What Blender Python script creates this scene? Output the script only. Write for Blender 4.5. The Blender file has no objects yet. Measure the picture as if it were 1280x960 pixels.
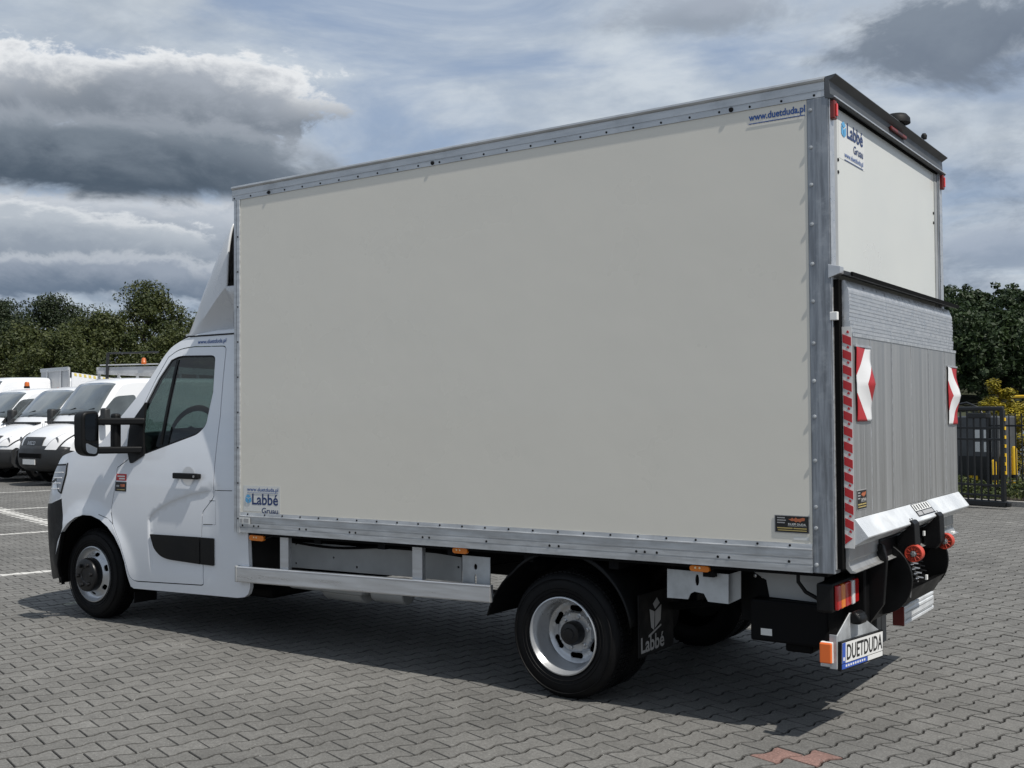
import bpy, bmesh, math, random
import numpy as np
from mathutils import Vector, Matrix
from mathutils.geometry import delaunay_2d_cdt

random.seed(7)
RNG = np.random.default_rng(7)
R = math.radians
scene = bpy.context.scene
col = scene.collection

# ------------------------------------------------------------------ camera
# x runs along the truck to its rear, y away from the camera, z up; front axle at x = 0
CF, CX, CY, CZ, CYAW, CPIT, CROLL = 1388.8071, 7.5857, -5.1772, 1.5803, -0.6036, 0.0255, -0.0071
fw = np.array([math.sin(CYAW) * math.cos(CPIT), math.cos(CYAW) * math.cos(CPIT), math.sin(CPIT)])
_r = np.array([math.cos(CYAW), -math.sin(CYAW), 0.0])
_u = np.cross(_r, fw)
rt = math.cos(CROLL) * _r + math.sin(CROLL) * _u
up = -math.sin(CROLL) * _r + math.cos(CROLL) * _u
CAM = np.array([CX, CY, CZ])
cam_data = bpy.data.cameras.new('camera')
cam_data.sensor_width = 36.0
cam_data.lens = CF / 1280 * 36
cam_data.clip_start = 0.05
cam_data.clip_end = 5000
cam = bpy.data.objects.new('camera', cam_data)
col.objects.link(cam)
M4 = Matrix(((rt[0], up[0], -fw[0], CX), (rt[1], up[1], -fw[1], CY), (rt[2], up[2], -fw[2], CZ), (0, 0, 0, 1)))
cam.matrix_world = M4
scene.camera = cam


def ray(px, py):
    return fw + rt * (px - 640) / CF - up * (py - 480) / CF


def U(px, py, ax, v):
    """photo pixel -> point on the plane axis `ax` = v"""
    d = ray(px, py)
    return CAM + d * (v - CAM[ax]) / d[ax]


def angles(px, py):
    d = ray(px, py)
    d = d / np.linalg.norm(d)
    return math.atan2(d[0], d[1]), math.asin(d[2])


# ------------------------------------------------------------------ sky, sun, exposure
SUN = Vector((0.65, -0.12, 1.0)).normalized()
SUN_EL = math.asin(SUN.z)
world = bpy.data.worlds.new('World')
scene.world = world
world.use_nodes = True
wn = world.node_tree.nodes
wl = world.node_tree.links
wn.clear()


class NT:
    """tiny node helper"""
    def __init__(s, tree):
        s.t = tree

    def n(s, typ, **kw):
        nd = s.t.nodes.new(typ)
        for k, v in kw.items():
            if k.startswith('i_'):
                key = k[2:]
                nd.inputs[int(key) if key.isdigit() else key].default_value = v
            else:
                setattr(nd, k, v)
        return nd

    def l(s, a, b):
        s.t.links.new(a, b)

    def put(s, sock, v):
        if hasattr(v, 'is_output') or hasattr(v, 'links'):
            s.t.links.new(v, sock)
        else:
            sock.default_value = v

    def math(s, op, a, b=0.0, c=0.0, clamp=False):
        nd = s.t.nodes.new('ShaderNodeMath')
        nd.operation = op
        nd.use_clamp = clamp
        s.put(nd.inputs[0], a)
        s.put(nd.inputs[1], b)
        s.put(nd.inputs[2], c)
        return nd.outputs[0]

    def mix(s, f, a, b, typ='MIX'):
        nd = s.t.nodes.new('ShaderNodeMix')
        nd.data_type = 'RGBA'
        nd.blend_type = typ
        s.put(nd.inputs[0], f)
        s.put(nd.inputs[6], a if not isinstance(a, tuple) else (*a, 1) if len(a) == 3 else a)
        s.put(nd.inputs[7], b if not isinstance(b, tuple) else (*b, 1) if len(b) == 3 else b)
        return nd.outputs[2]

    def ramp(s, f, a, b, lo=0.0, hi=1.0, smooth=True):
        nd = s.t.nodes.new('ShaderNodeMapRange')
        nd.interpolation_type = 'SMOOTHSTEP' if smooth else 'LINEAR'
        s.put(nd.inputs[0], f)
        nd.inputs[1].default_value = a
        nd.inputs[2].default_value = b
        nd.inputs[3].default_value = lo
        nd.inputs[4].default_value = hi
        return nd.outputs[0]

    def noise(s, vec, scale, detail=4, rough=0.55, dist=0.0):
        nd = s.t.nodes.new('ShaderNodeTexNoise')
        s.put(nd.inputs['Vector'], vec)
        nd.inputs['Scale'].default_value = scale
        nd.inputs['Detail'].default_value = detail
        nd.inputs['Roughness'].default_value = rough
        nd.inputs['Distortion'].default_value = dist
        return nd.outputs[0]


def build_sky():
    w = NT(world.node_tree)
    out = w.n('ShaderNodeOutputWorld')
    bg = w.n('ShaderNodeBackground')
    bg.inputs[1].default_value = 0.095
    sky = w.n('ShaderNodeTexSky')
    sky.sky_type = 'NISHITA'
    sky.sun_disc = False
    sky.sun_elevation = SUN_EL
    sky.sun_rotation = math.atan2(SUN.x, SUN.y)
    sky.air_density = 1.0
    sky.dust_density = 1.5
    sky.ozone_density = 1.5
    tc = w.n('ShaderNodeTexCoord')
    d = tc.outputs['Generated']
    sp = w.n('ShaderNodeSeparateXYZ')
    w.l(d, sp.inputs[0])
    X, Y, Z = sp.outputs
    az = w.math('ARCTAN2', X, Y)
    el = w.math('ARCSINE', Z)
    # cloud layer seen in perspective: flatten towards the horizon
    zz = w.math('ADD', w.math('MAXIMUM', Z, 0.0), 0.16)
    cb = w.n('ShaderNodeCombineXYZ')
    w.l(w.math('DIVIDE', X, zz), cb.inputs[0])
    w.l(w.math('DIVIDE', Y, zz), cb.inputs[1])
    lay = cb.outputs[0]
    cc = w.n('ShaderNodeCombineXYZ')
    w.l(az, cc.inputs[0])
    w.l(w.math('MULTIPLY', el, 1.7), cc.inputs[1])
    ang = cc.outputs[0]
    n1 = w.noise(lay, 1.6, 7, 0.58, 0.6)
    n2 = w.noise(lay, 4.5, 6, 0.6, 0.3)
    na = w.noise(ang, 8.0, 10, 0.62, 0.45)
    nb = w.noise(ang, 26.0, 8, 0.62, 0.3)
    # veil of thin cloud over the blue
    veil = w.ramp(n1, 0.36, 0.60)
    c = w.mix(w.math('MULTIPLY', veil, 0.94), w.mix(0.62, sky.outputs[0], (3.9, 4.85, 6.5)), w.mix(w.ramp(n2, 0.32, 0.66), (4.7, 5.4, 6.3), (6.5, 7.1, 7.7)))
    # scattered darker clouds all over the sky
    dk = w.math('MULTIPLY', w.ramp(w.noise(lay, 0.8, 7, 0.6, 0.5), 0.52, 0.74), 0.45)
    c = w.mix(dk, c, (2.3, 2.75, 3.4))
    # low band of grey cloud above the horizon
    band = w.math('MULTIPLY', w.ramp(el, 0.30, 0.12), w.ramp(na, 0.38, 0.56))
    c = w.mix(w.math('MULTIPLY', band, 0.8), c, w.mix(w.ramp(nb, 0.35, 0.65), (1.99, 2.50, 3.32), (4.37, 5.00, 5.89)))

    def cumulus(cen, size, dark, mid, lit, wob=0.9, soft=0.35, seed=0.0):
        nonlocal c
        a0, e0 = angles(*cen)
        ra = abs(angles(cen[0] + size[0], cen[1])[0] - a0)
        re = abs(angles(cen[0], cen[1] - size[1])[1] - e0)
        u = w.math('DIVIDE', w.math('SUBTRACT', az, a0), ra)
        v = w.math('DIVIDE', w.math('SUBTRACT', el, e0), re)
        # flat base: squash below
        vb = w.math('MULTIPLY', w.math('MINIMUM', v, 0.0), 1.25)
        vv = w.math('ADD', w.math('MAXIMUM', v, 0.0), vb)
        rr = w.math('SQRT', w.math('ADD', w.math('MULTIPLY', u, u), w.math('MULTIPLY', vv, vv)))
        wobv = w.math('MULTIPLY', w.math('SUBTRACT', na, 0.5), wob * 1.9)
        wob2 = w.math('MULTIPLY', w.math('SUBTRACT', nb, 0.5), wob * 0.7)
        f = w.math('ADD', w.math('SUBTRACT', 1.0, rr), w.math('ADD', wobv, wob2))
        m = w.ramp(f, -0.02, soft)
        # brightness: lit heads above, dark base below, thin edges bright
        h = w.math('ADD', v, w.math('ADD', w.math('MULTIPLY', w.math('SUBTRACT', na, 0.5), 2.6), w.math('MULTIPLY', w.math('SUBTRACT', nb, 0.5), 1.0)))
        edge = w.ramp(f, 0.55, 0.05)
        up_ = w.ramp(v, -0.3, 0.5)
        body = w.mix(w.ramp(h, -0.65, 0.65), dark, mid)
        body = w.mix(w.math('MULTIPLY', edge, up_), body, lit)
        c = w.mix(m, c, body)

    # white cloud bank behind, then the dark one in front of it
    cumulus((150, 300), (340, 75), (2.6, 3.1, 3.8), (4.9, 5.4, 6.1), (7.2, 7.5, 7.9), 0.9, 0.35)
    cumulus((30, 120), (120, 60), (2.6, 3.0, 3.6), (5.2, 5.6, 6.1), (9.0, 9.2, 9.4), 0.95, 0.16)
    cumulus((185, 125), (250, 72), (2.1, 2.45, 2.95), (4.0, 4.4, 5.0), (8.8, 9.0, 9.2), 0.95, 0.15)
    cumulus((130, 200), (330, 74), (0.85, 1.15, 1.55), (2.0, 2.4, 2.9), (4.4, 4.8, 5.4), 0.6, 0.40)
    cumulus((60, 292), (210, 42), (3.0, 3.5, 4.2), (5.0, 5.5, 6.1), (7.8, 8.1, 8.4), 1.5, 0.25)
    cumulus((90, 345), (240, 34), (1.5, 2.0, 2.75), (3.3, 3.8, 4.6), (6.2, 6.6, 7.1), 1.4, 0.35)
    cumulus((1215, 45), (290, 90), (1.8, 2.2, 2.85), (2.3, 2.75, 3.4), (5.4, 5.8, 6.4), 1.0, 0.6)
    cumulus((880, 20), (170, 45), (2.9, 3.4, 4.1), (3.9, 4.4, 5.2), (5.6, 6.1, 6.8), 1.1, 0.8)
    cumulus((1260, 315), (150, 45), (2.75, 3.4, 4.4), (3.99, 4.6, 5.56), (5.6, 6.1, 6.8), 1.0, 0.8)
    w.l(c, bg.inputs[0])
    w.l(bg.outputs[0], out.inputs[0])


build_sky()
sun_data = bpy.data.lights.new('sun', 'SUN')
sun_data.energy = 4.4
sun_data.angle = R(0.6)
sun_data.color = (1.0, 0.955, 0.89)
sun = bpy.data.objects.new('sun', sun_data)
col.objects.link(sun)
sun.rotation_euler = SUN.to_track_quat('Z', 'Y').to_euler()
scene.view_settings.view_transform = 'Standard'
scene.view_settings.look = 'None'
scene.view_settings.exposure = 0.0
scene.view_settings.gamma = 1.0
scene.view_settings.use_curve_mapping = False
scene.render.engine = 'CYCLES'
scene.render.resolution_x = 1024
scene.render.resolution_y = 768


# ------------------------------------------------------------------ materials
MAT = {}


def mat(name, color, rough=0.5, metal=0.0, var=0.0, vscale=3.0, bump=0.0, bscale=60.0, spec=0.5, coat=0.0,
        streak=None, speck=0.0, dirt=None):
    """procedural principled material; var = tone variation, streak = (sx, sy, sz) stretched noise"""
    m = bpy.data.materials.new(name)
    m.use_nodes = True
    nt = m.node_tree
    nt.nodes.clear()
    w = NT(nt)
    out = w.n('ShaderNodeOutputMaterial')
    b = w.n('ShaderNodeBsdfPrincipled')
    w.l(b.outputs[0], out.inputs[0])
    b.inputs['Metallic'].default_value = metal
    b.inputs['Roughness'].default_value = rough
    b.inputs['Specular IOR Level'].default_value = spec
    b.inputs['Coat Weight'].default_value = coat
    b.inputs['Coat Roughness'].default_value = 0.04
    geo = w.n('ShaderNodeNewGeometry')
    tc = w.n('ShaderNodeTexCoord')
    P = tc.outputs['Object']
    if streak:
        mp = w.n('ShaderNodeMapping')
        mp.inputs['Scale'].default_value = streak
        w.l(P, mp.inputs[0])
        P2 = mp.outputs[0]
    else:
        P2 = P
    c = (*color, 1)
    csock = None
    if var > 0:
        n = w.noise(P2, vscale, 5, 0.6)
        lo = tuple(x * (1 - var) for x in color)
        hi = tuple(min(1, x * (1 + var)) for x in color)
        csock = w.mix(w.ramp(n, 0.3, 0.7), lo, hi)
        rn = w.ramp(n, 0.3, 0.7, max(0.02, rough - 0.12 * (1 if var > 0.05 else .5)), min(1, rough + 0.12 * (1 if var > 0.05 else .5)))
        w.l(rn, b.inputs['Roughness'])
    if dirt:
        n = w.noise(P, dirt[1], 6, 0.65)
        csock = w.mix(w.math('MULTIPLY', w.ramp(n, 0.5, 0.75), dirt[2]), csock if csock is not None else c, dirt[0])
    if speck > 0:
        n = w.noise(P, 420.0, 2, 0.5)
        f = w.math('MULTIPLY', w.ramp(n, 0.55, 0.75), speck)
        csock = w.mix(f, csock if csock is not None else c, tuple(min(1, x * 2.2) for x in color))
    if csock is not None:
        w.l(csock, b.inputs['Base Color'])
    else:
        b.inputs['Base Color'].default_value = c
    if bump > 0:
        bn = w.n('ShaderNodeBump')
        bn.inputs['Strength'].default_value = bump
        bn.inputs['Distance'].default_value = 0.01
        w.l(w.noise(P2, bscale, 3, 0.6), bn.inputs['Height'])
        w.l(bn.outputs[0], b.inputs['Normal'])
    MAT[name] = m
    return m


def glass_mat(name, tint, fres=1.5):
    m = bpy.data.materials.new(name)
    m.use_nodes = True
    nt = m.node_tree
    nt.nodes.clear()
    w = NT(nt)
    out = w.n('ShaderNodeOutputMaterial')
    t = w.n('ShaderNodeBsdfTransparent')
    t.inputs[0].default_value = (*tint, 1)
    g = w.n('ShaderNodeBsdfGlossy')
    g.inputs['Roughness'].default_value = 0.0
    lw = w.n('ShaderNodeLayerWeight')
    lw.inputs[0].default_value = 0.5
    fr = w.math('ADD', w.math('MULTIPLY', w.math('POWER', lw.outputs['Facing'], 4.0), 0.93), 0.06)
    mx = w.n('ShaderNodeMixShader')
    w.l(fr, mx.inputs[0])
    w.l(t.outputs[0], mx.inputs[1])
    w.l(g.outputs[0], mx.inputs[2])
    w.l(mx.outputs[0], out.inputs[0])
    MAT[name] = m
    return m


mat('cab_paint', (0.71, 0.735, 0.77), 0.18, coat=1.0, var=0.015, vscale=1.5)
mat('deflector_paint', (0.66, 0.67, 0.68), 0.3, coat=0.4, var=0.02)
mat('van_paint', (0.74, 0.75, 0.76), 0.25, coat=0.5)
mat('box_panel', (0.715, 0.685, 0.605), 0.30, var=0.012, vscale=0.8, bump=0.22, bscale=1.6, coat=0.4)
mat('box_panel_rear', (0.60, 0.61, 0.575), 0.32, var=0.02, vscale=1.5, bump=0.02, bscale=90, coat=0.15)
mat('aluminium', (0.53, 0.545, 0.555), 0.42, 0.6, var=0.16, vscale=5, streak=(0.8, 6, 6), dirt=((0.30, 0.31, 0.32), 4.0, 0.5))
mat('aluminium_clean', (0.58, 0.59, 0.60), 0.38, 0.7, var=0.08, vscale=4, streak=(0.6, 8, 8))
mat('galvanised', (0.27, 0.29, 0.315), 0.5, 0.6, var=0.33, vscale=3.0, streak=(14, 14, 0.9), dirt=((0.50, 0.52, 0.54), 9.0, 0.5))
mat('galvanised_plain', (0.46, 0.48, 0.49), 0.5, 0.5, var=0.2, vscale=6)
mat('lift_sheet', (0.40, 0.402, 0.396), 0.40, 0.65, var=0.13, vscale=1.6, streak=(3, 26, 0.30), dirt=((0.46, 0.465, 0.46), 4.0, 0.35))
mat('lift_white', (0.68, 0.70, 0.71), 0.38, 0.25, var=0.08, vscale=5, dirt=((0.45, 0.45, 0.45), 7.0, 0.4))
mat('grey_panel', (0.36, 0.37, 0.37), 0.5, 0.2, var=0.12, vscale=3)
mat('grey_rear', (0.10, 0.105, 0.11), 0.45, 0.5, var=0.15, vscale=4)
mat('black_plastic', (0.006, 0.0063, 0.0068), 0.5, bump=0.08, bscale=300, var=0.1, spec=0.22)
mat('black_metal', (0.005, 0.005, 0.0055), 0.45, 0.0, var=0.2, spec=0.2)
mat('black_matt', (0.004, 0.004, 0.004), 0.9, spec=0.1)
mat('chassis_black', (0.004, 0.004, 0.0045), 0.65, var=0.3, spec=0.12)
mat('rubber', (0.0055, 0.0055, 0.006), 0.62, var=0.3, vscale=8, bump=0.1, bscale=200, spec=0.17)
mat('rim_silver', (0.52, 0.53, 0.54), 0.36, 0.65, var=0.08, dirt=((0.25, 0.24, 0.23), 9.0, 0.35))
mat('hub_black', (0.008, 0.008, 0.009), 0.35, spec=0.4)
mat('steel', (0.5, 0.5, 0.5), 0.35, 0.9)
mat('orange_lens', (0.75, 0.20, 0.01), 0.18, coat=0.5)
mat('orange_reflector', (0.80, 0.16, 0.03), 0.25, coat=0.3)
mat('red_lens', (0.42, 0.012, 0.012), 0.15, coat=0.6)
mat('bright_red', (0.75, 0.03, 0.025), 0.25, coat=0.4)
mat('dark_red', (0.16, 0.018, 0.014), 0.35)
mat('clear_lens', (0.72, 0.72, 0.72), 0.12, coat=0.6)
mat('led_dot', (0.95, 0.8, 0.5), 0.2)
mat('roller_red', (0.50, 0.055, 0.028), 0.5, var=0.15, vscale=20)
mat('white_plastic', (0.76, 0.76, 0.74), 0.4)
mat('print_blue', (0.012, 0.035, 0.13), 0.4)
mat('print_link', (0.02, 0.08, 0.28), 0.4)
mat('print_cyan', (0.10, 0.36, 0.62), 0.4)
mat('print_black', (0.01, 0.01, 0.01), 0.45)
mat('print_white', (0.72, 0.72, 0.70), 0.45)
mat('print_grey', (0.33, 0.33, 0.33), 0.45)
mat('print_red', (0.50, 0.03, 0.03), 0.4)
mat('print_rust', (0.42, 0.12, 0.05), 0.45)
mat('print_gold', (0.42, 0.33, 0.12), 0.45)
mat('sticker_white', (0.65, 0.655, 0.63), 0.35)
mat('tape_white', (0.74, 0.73, 0.71), 0.35)
mat('tape_red', (0.50, 0.025, 0.03), 0.35)
mat('plate_blue', (0.03, 0.09, 0.42), 0.35)
mat('seat_cloth', (0.022, 0.023, 0.025), 0.85)
mat('dash', (0.03, 0.03, 0.032), 0.7)
mat('gap_dark', (0.005, 0.005, 0.005), 0.9)
mat('mirror', (0.34, 0.36, 0.38), 0.02, 1.0)
mat('lamp_inner', (0.34, 0.35, 0.37), 0.18, 0.6)
glass_mat('cab_glass', (0.24, 0.31, 0.30), 1.55)
glass_mat('van_glass', (0.30, 0.36, 0.36), 1.6)
glass_mat('lens_glass', (0.85, 0.88, 0.9), 1.5)


def flag_mat():
    m = mat('warning_flag', (0.7, 0.7, 0.7), 0.45)
    w = NT(m.node_tree)
    b = [n for n in m.node_tree.nodes if n.type == 'BSDF_PRINCIPLED'][0]
    uv = w.n('ShaderNodeUVMap')
    sp = w.n('ShaderNodeSeparateXYZ')
    w.l(uv.outputs[0], sp.inputs[0])
    # chevron of broad red and white bands
    v = w.math('ABSOLUTE', w.math('SUBTRACT', sp.outputs[1], 0.5))
    t = w.math('FRACT', w.math('ADD', w.math('MULTIPLY', sp.outputs[0], 0.62), w.math('MULTIPLY', v, -1.05)))
    f = w.math('LESS_THAN', w.math('FRACT', w.math('ADD', t, 0.64)), 0.52)
    w.l(w.mix(f, (0.75, 0.75, 0.75), (0.42, 0.02, 0.025)), b.inputs['Base Color'])


flag_mat()


# ------------------------------------------------------------------ mesh helpers
def tag(o, label=None, cat=None, group=None, kind=None):
    if label:
        o['label'] = label
    if cat:
        o['category'] = cat
    if group:
        o['group'] = group
    if kind:
        o['kind'] = kind
    return o


def empty(name, loc=(0, 0, 0), rz=0.0, parent=None):
    o = bpy.data.objects.new(name, None)
    o.empty_display_size = 0.2
    col.objects.link(o)
    o.location = loc
    o.rotation_euler = (0, 0, rz)
    if parent is not None:
        o.parent = parent
    return o


def box_tilt(P):
    """the body of the truck sits a trace nose-down"""
    P = P.copy()
    P[:, 2] += 0.00653 * (P[:, 0] - 5.853)
    return P


class MB:
    def __init__(s):
        s.v = []
        s.f = []
        s.mi = []

    def add(s, vs, fs, mi=0):
        o = len(s.v)
        s.v += [tuple(float(c) for c in v) for v in vs]
        s.f += [tuple(i + o for i in f) for f in fs]
        s.mi += [mi] * len(fs)
        return s

    def box(s, x0, x1, y0, y1, z0, z1, mi=0):
        v = [(x, y, z) for x in (x0, x1) for y in (y0, y1) for z in (z0, z1)]
        return s.add(v, [(0, 1, 3, 2), (4, 6, 7, 5), (0, 4, 5, 1), (2, 3, 7, 6), (0, 2, 6, 4), (1, 5, 7, 3)], mi)

    def prism(s, poly, ax, a, b, mi=0):
        """poly: 2-D outline in the other two axes (in xyz order), extruded along axis ax from a to b"""
        n = len(poly)

        def p3(q, t):
            q = list(q)
            q.insert(ax, t)
            return q
        vs = [p3(q, a) for q in poly] + [p3(q, b) for q in poly]
        fs = [tuple(range(n))[::-1], tuple(range(n, 2 * n))] + [(i, (i + 1) % n, n + (i + 1) % n, n + i) for i in range(n)]
        return s.add(vs, fs, mi)

    def tube(s, path, r, n=8, mi=0, cap=True):
        path = [Vector(p) for p in path]
        rs = r if isinstance(r, (list, tuple)) else [r] * len(path)
        vs, fs = [], []
        up0 = None
        for i, p in enumerate(path):
            t = (path[min(i + 1, len(path) - 1)] - path[max(i - 1, 0)]).normalized()
            if up0 is None:
                up0 = Vector((0, 0, 1)) if abs(t.z) < 0.9 else Vector((1, 0, 0))
            a = t.cross(up0).normalized()
            b = a.cross(t).normalized()
            up0 = b
            for k in range(n):
                q = 2 * math.pi * k / n
                vs.append(p + (a * math.cos(q) + b * math.sin(q)) * rs[i])
        for i in range(len(path) - 1):
            for k in range(n):
                fs.append((i * n + k, i * n + (k + 1) % n, (i + 1) * n + (k + 1) % n, (i + 1) * n + k))
        if cap:
            fs.append(tuple(range(n))[::-1])
            fs.append(tuple((len(path) - 1) * n + k for k in range(n)))
        return s.add(vs, fs, mi)

    def lathe(s, prof, cen, axis='y', n=32, mi=0, closed=False, cap=True):
        """prof: list of (radius, offset along axis)"""
        vs, fs = [], []
        for (r, t) in prof:
            for k in range(n):
                q = 2 * math.pi * k / n
                c, sn = r * math.cos(q), r * math.sin(q)
                o = {'y': (c, t, sn), 'x': (t, c, sn), 'z': (c, sn, t)}[axis]
                vs.append((cen[0] + o[0], cen[1] + o[1], cen[2] + o[2]))
        m = len(prof)
        for i in range(m - (0 if closed else 1)):
            j = (i + 1) % m
            for k in range(n):
                fs.append((i * n + k, i * n + (k + 1) % n, j * n + (k + 1) % n, j * n + k))
        if not closed and cap:
            if prof[0][0] > 1e-5:
                fs.append(tuple(range(n))[::-1])
            if prof[-1][0] > 1e-5:
                fs.append(tuple((m - 1) * n + k for k in range(n)))
        return s.add(vs, fs, mi)

    def grid(s, pts, mi=0, closed_u=False):
        """pts[i][j] -> point"""
        a, b = len(pts), len(pts[0])
        vs = [p for row in pts for p in row]
        fs = [(i * b + j, i * b + j + 1, (i + 1) * b + j + 1, (i + 1) * b + j) for i in range(a - 1) for j in range(b - 1)]
        return s.add(vs, fs, mi)

    def build(s, name, m, parent=None, smooth=None, bevel=0.0, tilt=False, solid=0.0, seg=2, weld=1e-5, off=None):
        me = bpy.data.meshes.new(name)
        P = np.array(s.v, float).reshape(-1, 3)
        if tilt:
            P = box_tilt(P)
        if off is not None:
            P = P + np.array(off)
        bm = bmesh.new()
        bv = [bm.verts.new(p) for p in P]
        for f, mi in zip(s.f, s.mi):
            try:
                fa = bm.faces.new([bv[i] for i in f])
                fa.material_index = mi
            except ValueError:
                pass
        if weld:
            bmesh.ops.remove_doubles(bm, verts=bm.verts, dist=weld)
        bmesh.ops.recalc_face_normals(bm, faces=bm.faces)
        bm.to_mesh(me)
        bm.free()
        o = bpy.data.objects.new(name, me)
        col.objects.link(o)
        for mm in (m if isinstance(m, (list, tuple)) else [m]):
            me.materials.append(MAT[mm] if isinstance(mm, str) else mm)
        if parent is not None:
            o.parent = parent
        if solid:
            md = o.modifiers.new('thickness', 'SOLIDIFY')
            md.thickness = solid
            md.offset = -1
        if bevel:
            md = o.modifiers.new('bevel', 'BEVEL')
            md.width = bevel
            md.segments = seg
            md.limit_method = 'ANGLE'
            md.angle_limit = R(35)
        if smooth is not None:
            for p in me.polygons:
                p.use_smooth = True
            try:
                me.set_sharp_from_angle(angle=R(smooth))
            except Exception:
                pass
        return o


def fillet(pts, n=6):
    """closed outline; a point (x, y, r) gets rounded with tangent length r"""
    out = []
    m = len(pts)
    for i, p in enumerate(pts):
        if len(p) == 2 or p[2] <= 0:
            out.append((p[0], p[1]))
            continue
        c = np.array(p[:2], float)
        a = np.array(pts[i - 1][:2], float) - c
        b = np.array(pts[(i + 1) % m][:2], float) - c
        la, lb = np.linalg.norm(a), np.linalg.norm(b)
        A = c + a / la * min(p[2], la * 0.49)
        B = c + b / lb * min(p[2], lb * 0.49)
        for k in range(n + 1):
            t = k / n
            q = (1 - t) ** 2 * A + 2 * t * (1 - t) * c + t * t * B
            out.append((q[0], q[1]))
    return out


def resample(poly, step):
    out = []
    for i in range(len(poly)):
        a = np.array(poly[i])
        b = np.array(poly[(i + 1) % len(poly)])
        k = max(1, int(np.linalg.norm(b - a) / step))
        for t in range(k):
            out.append(tuple(a + (b - a) * t / k))
    return out


def panel(outline, holes, S, thick, name, m, parent, g=0.05, step=0.03, flip=None, smooth=40, inward=(0, 1, 0), bevel=0.0, creases=()):
    """curved sheet: 2-D outline with holes, mapped by S(a, b) -> xyz, given a thickness along `inward`"""
    loops = [resample(outline, step)] + [resample(h, step) for h in holes]
    V, Ed = [], []
    for lp in loops:
        o = len(V)
        V += lp
        Ed += [(o + i, o + (i + 1) % len(lp)) for i in range(len(lp))]
    A = np.array(loops[0])

    def inside(p, poly):
        x, y = p
        c = False
        j = len(poly) - 1
        for i in range(len(poly)):
            xi, yi = poly[i]
            xj, yj = poly[j]
            if (yi > y) != (yj > y) and x < (xj - xi) * (y - yi) / (yj - yi) + xi:
                c = not c
            j = i
        return c
    for cl_ in creases:
        o = len(V)
        V += [tuple(p) for p in cl_]
        Ed += [(o + i, o + i + 1) for i in range(len(cl_) - 1)]
    VA = np.array(V)
    x0, y0 = A.min(0)
    x1, y1 = A.max(0)
    nx, ny = int((x1 - x0) / g), int((y1 - y0) / g)
    for i in range(1, nx + 1):
        for j in range(1, ny + 1):
            p = (x0 + i * g, y0 + j * g)
            if inside(p, loops[0]) and not any(inside(p, h) for h in loops[1:]) and np.min(np.hypot(*(VA - p).T)) > g * 0.45:
                V.append(p)
    res = delaunay_2d_cdt([Vector(p) for p in V], Ed, [], 0, 1e-6)
    vv = [(p.x, p.y) for p in res[0]]
    tris = []
    for t in res[2]:
        c = np.mean([vv[i] for i in t], axis=0)
        if inside(c, loops[0]) and not any(inside(c, h) for h in loops[1:]):
            tris.append(tuple(t))
    P = [S(a, b) for a, b in vv]
    iw = np.array(inward) * thick
    n = len(P)
    cnt = {}
    for t in tris:
        for k in range(3):
            e = (t[k], t[(k + 1) % 3])
            key = (min(e), max(e))
            cnt[key] = cnt.get(key, []) + [e]
    rim = [es[0] for es in cnt.values() if len(es) == 1]
    mb = MB()
    Q = [tuple(np.array(p) + iw) for p in P]
    if thick == 0:
        if flip is not None:
            P = [(x, flip - y, z) for x, y, z in P]
        mb.add(P, list(tris))
        return mb.build(name, m, parent, smooth=smooth, weld=0)
    fs = list(tris) + [tuple(i + n for i in t[::-1]) for t in tris] + [(a, b, b + n, a + n) for a, b in rim]
    vs = P + Q
    if flip is not None:
        vs = [(x, flip - y, z) for x, y, z in vs]
    mb.add(vs, fs)
    return mb.build(name, m, parent, smooth=smooth, weld=0, bevel=bevel)


def text(body, ex, ey, org, w, h, m, parent, name='lettering', lift=0.0015, bold=0.0, align='L', tilt=False, S=None):
    """lettering fitted into a w x h box whose lower-left corner is org; h None keeps the proportions"""
    cu = bpy.data.curves.new(name, 'FONT')
    cu.body = body
    cu.size = 1.0
    cu.offset = bold
    cu.resolution_u = 3
    to = bpy.data.objects.new('t', cu)
    col.objects.link(to)
    dg = bpy.context.evaluated_depsgraph_get()
    me = bpy.data.meshes.new_from_object(to.evaluated_get(dg))
    bpy.data.objects.remove(to)
    P = np.array([v.co[:] for v in me.vertices])
    lo, hi = P.min(0), P.max(0)
    sx = w / (hi[0] - lo[0])
    sy = h / (hi[1] - lo[1]) if h else sx
    ex, ey = np.array(ex, float), np.array(ey, float)
    ez = np.cross(ex, ey)
    W = np.array(org) + np.outer((P[:, 0] - lo[0]) * sx, ex) + np.outer((P[:, 1] - lo[1]) * sy, ey) + ez * lift
    if tilt:
        W = box_tilt(W)
    if S is not None:
        W = np.array([S(p) for p in W])
    for v, p in zip(me.vertices, W):
        v.co = p
    me.materials.clear()
    me.materials.append(MAT[m])
    for p in me.polygons:
        p.material_index = 0
    o = bpy.data.objects.new(name, me)
    me.name = name
    col.objects.link(o)
    if parent is not None:
        o.parent = parent
    return o


SX, SZ, SY = (1, 0, 0), (0, 0, 1), (0, 1, 0)


def copy_tree(o, parent=None):
    c = o.copy()
    col.objects.link(c)
    c.parent = parent
    for ch in o.children:
        copy_tree(ch, c)
    return c


def sstep(a, b, x):
    t = min(1.0, max(0.0, (x - a) / (b - a)))
    return t * t * (3 - 2 * t)


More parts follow.
